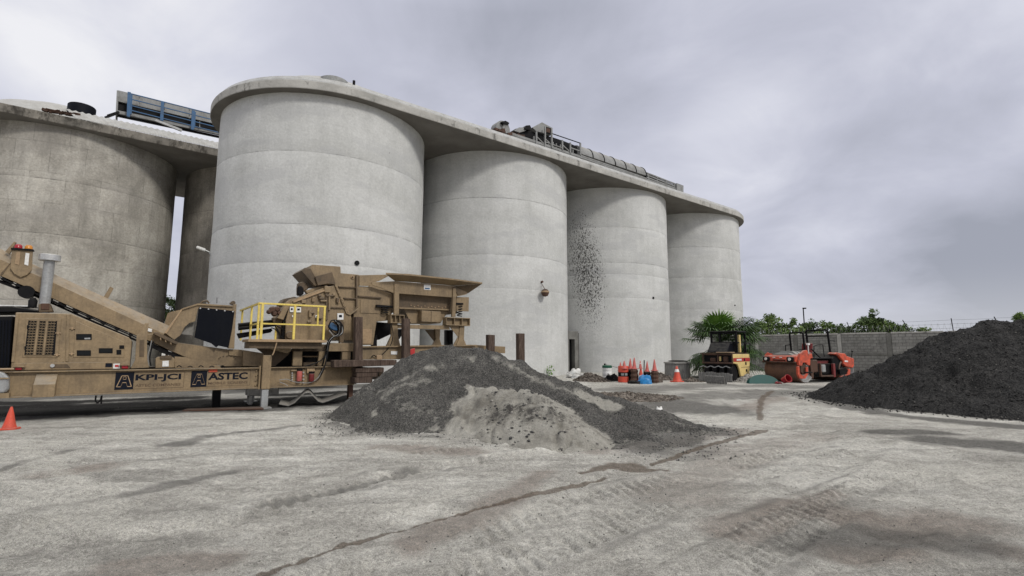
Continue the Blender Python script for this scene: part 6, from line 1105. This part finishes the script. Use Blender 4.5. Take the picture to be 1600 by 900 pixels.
for i in range(2200): t_ = i*.32; Q.append((xp-16+i*.0165, -.14+.24*math.cos(t_)*.6, WH+.30+.24*math.sin(t_)))
b.path(Q, .006, 3); b.build('razor_coil', 'steel', bf)['kind'] = 'stuff'

# ---------------------------------------------------------------- trees
def leaves(b, C, n, r_, size, rg_, flat=.75):
    C = np.array(C); d = rg_.normal(size=(n, 3)); d /= np.linalg.norm(d, axis=1)[:, None]; P3 = C+d*(r_*rg_.random((n, 1))**.42)*np.array([1, 1, flat]); a = rg_.normal(size=(n, 3)); a /= np.linalg.norm(a, axis=1)[:, None]; c_ = np.cross(a, rg_.normal(size=(n, 3))); c_ /= np.linalg.norm(c_, axis=1)[:, None]; s_ = size*rg_.uniform(.6, 1.4, (n, 1))
    b.append((P3-a*s_, P3+c_*s_*.42, P3+a*s_, P3-c_*s_*.42))
def leaf_mesh(name, L_, mat, par):
    V = np.concatenate([np.stack(q_, 1).reshape(-1, 3) for q_ in L_]).astype(np.float32); n = len(V)//4; me = bpy.data.meshes.new(name); me.vertices.add(len(V)); me.vertices.foreach_set('co', V.reshape(-1)); me.loops.add(n*4); me.loops.foreach_set('vertex_index', np.arange(n*4, dtype=np.int32)); me.polygons.add(n); me.polygons.foreach_set('loop_start', np.arange(n, dtype=np.int32)*4); me.update(calc_edges=True); me.materials.append(M[mat]); return link(name, me, par)
def tree(px_, top, Y, w_, lab, seed, mat='leaf', n=42, open_=.5):
    rg_ = np.random.default_rng(seed); rd = random.Random(seed); p_ = PD(px_, top, Y); H = p_[2]; root = empty('tree', (p_[0], Y, 0), 0, lab, 'tree', 'trees beyond the yard wall'); hw = w_/791*Y/2; b = MB(); b.tube((0, 0, -.2), (rd.uniform(-.1, .1), 0, H*.45), .13, 8, .09); br_ = []
    for k in range(n):
        a = rd.uniform(0, 6.28); t_ = rd.random(); z_ = H*(.30+.66*t_); rr2 = hw*(math.sqrt(max(0, 1-(max(t_-.25, 0)/.78)**2)))*rd.uniform(.25, 1.); br_.append((rr2*math.cos(a), rr2*math.sin(a)*.9, z_))
    for q_ in br_[:14]: b.tube((0, 0, H*.3), (q_[0]*.5, q_[1]*.5, (H*.35+q_[2])/2), .045, 5, .03); b.tube((q_[0]*.5, q_[1]*.5, (H*.35+q_[2])/2), q_, .03, 5, .01)
    b.build('trunk', 'bark', root, True); L_ = []
    for q_ in br_: leaves(L_, q_, rd.randint(40, 110), rd.uniform(.22, .50)*min(1.2, hw*.8+.3), .115, rg_)
    leaf_mesh('crown', L_, mat, root); return root
for i, (px_, tp_, Y, w_, lab, mt) in enumerate(((1184, 501, 45, 44, 'bushy tree just right of the farthest silo, leftmost above the wall', 'leaf'), (1205, 489, 47, 40, 'tall ragged tree with several peaks left of the lamp pole', 'leaf'), (1231, 496, 46, 44, 'dense light green tree immediately left of the lamp pole', 'leaf'), (1262, 501, 48, 34, 'low tree directly behind the lamp pole', 'leaf_dark'), (1291, 501, 47, 48, 'low rounded green tree above the roll frame of the red roller', 'leaf'), (1318, 508, 46, 36, 'small fine leaved bush at the right end of the left group of trees', 'leaf_dark'), (1360, 481, 44, 34, 'tallest tree with a flat umbrella top in the right group', 'leaf_dark'), (1352, 496, 45, 44, 'broad bushy lower crown under the tall umbrella tree', 'leaf'), (1384, 500, 44, 48, 'rounded low tree right of the umbrella tree', 'leaf'), (1410, 508, 43, 36, 'dark low bush near the first leaning wire post', 'leaf_dark'), (1442, 510, 42, 24, 'very small bush peeking over the wall beside the black pile', 'leaf'), (1597, 489, 40, 44, 'tree cut by the right edge of the photo above the black pile', 'leaf'))):
    tree(px_, tp_, Y, w_, lab, 100+i, mt, 46)
tree(268, 462, 48, 44, 'dark tree seen through the narrow gap between the old silos', 140, 'leaf_dark', 60); o = [x for x in bpy.data.objects if x.get('label') == 'dark tree seen through the narrow gap between the old silos'][0]; del o['group']
# lamp pole behind the wall
p_ = PD(1255, 482, 52.); lp = empty('lamp_pole', (p_[0], 52., 0), 0, 'slim dark lamp pole rising behind the trees', 'lamp post'); b = MB(); b.tube((0, 0, 0), (0, 0, p_[2]), .07, 8, .055); b.build('pole', 'black', lp); b = MB(); b.box((.12, 0, p_[2]+.02), (.30, .2, .12)); b.build('lamp_head', 'black', lp)
# fan palm behind the yellow roller
c = gp(1128, 592); py_ = 30.6; PX = PD(1128, 590, py_)[0]; pm = empty('fan_palm', (PX, py_, 0), 0, 'bushy green fan palm growing behind the yellow tyre roller', 'palm'); b = MB(); b.lathe([(.30, -.1), (.24, .5), (.22, 1.5), (.26, 1.8)], (0, 0, 0), 12); b.build('trunk', 'bark', pm, True)
rd = random.Random(21); pm.scale = (1.2, 1.2, 1.06)
def frond(az, el, ln, rad, mat, z0=1.75, droop=.3):
    o_ = Vector((0, 0, z0+.35)); d = Vector((math.cos(az)*math.cos(el), math.sin(az)*math.cos(el), math.sin(el))); tip = o_+d*ln+Vector((0, 0, -.12*ln)); side = d.cross(Vector((0, 0, 1))).normalized(); upv = side.cross(d).normalized(); b = MB(); b.path([o_, o_+d*ln*.5+Vector((0, 0, .02)), tip], .014, 5); nb = 24
    for k in range(nb):
        a = (k/(nb-1)-.5)*R(270); q_ = d*math.cos(a)+side*math.sin(a); L_ = rad*(1-.20*abs(a)/R(135))*rd.uniform(.88, 1.08); perp = (q_.cross(upv)).normalized(); wd_ = .028; m_ = tip+q_*L_*.6+upv*.03; e_ = tip+q_*L_+Vector((0, 0, -droop*L_*rd.uniform(.5, 1.3))); b.add([tip, m_-perp*wd_, m_+upv*.012, m_+perp*wd_, e_], [(0, 1, 2), (0, 2, 3), (1, 4, 2), (2, 4, 3)])
    return b.build('frond', mat, pm)
for k in range(12): frond(rd.uniform(0, 6.28), R(rd.uniform(50, 88)), rd.uniform(.95, 1.25), rd.uniform(.85, 1.05), 'palm_lit', 1.75, .05)
for k in range(34): frond(rd.uniform(0, 6.28), R(rd.uniform(5, 50)), rd.uniform(1.25, 1.75), rd.uniform(.85, 1.05), 'palm', 1.7, .35)
for k in range(34): frond(rd.uniform(0, 6.28), R(rd.uniform(-50, 8)), rd.uniform(1.1, 1.6), rd.uniform(.8, 1.), 'palm', 1.45, .5)
for k in range(10): frond(rd.uniform(0, 6.28), R(rd.uniform(-70, -30)), rd.uniform(.8, 1.1), rd.uniform(.6, .8), 'palm_dry', 1.4, .6)
# a weed at the foot of the second silo
p_ = PD(855, 580, 30.); b = []; rg_ = np.random.default_rng(3)
p2, nn = on_silo(1, 855, 572); w0 = empty('weed', (p2.x+nn.x*.25, p2.y+nn.y*.25, 0), 0, 'small green weed at the foot of the second silo', 'weed'); L_ = []; leaves(L_, (0, 0, .35), 50, .28, .08, rg_, 1.3); leaf_mesh('foliage', L_, 'palm_lit', w0)
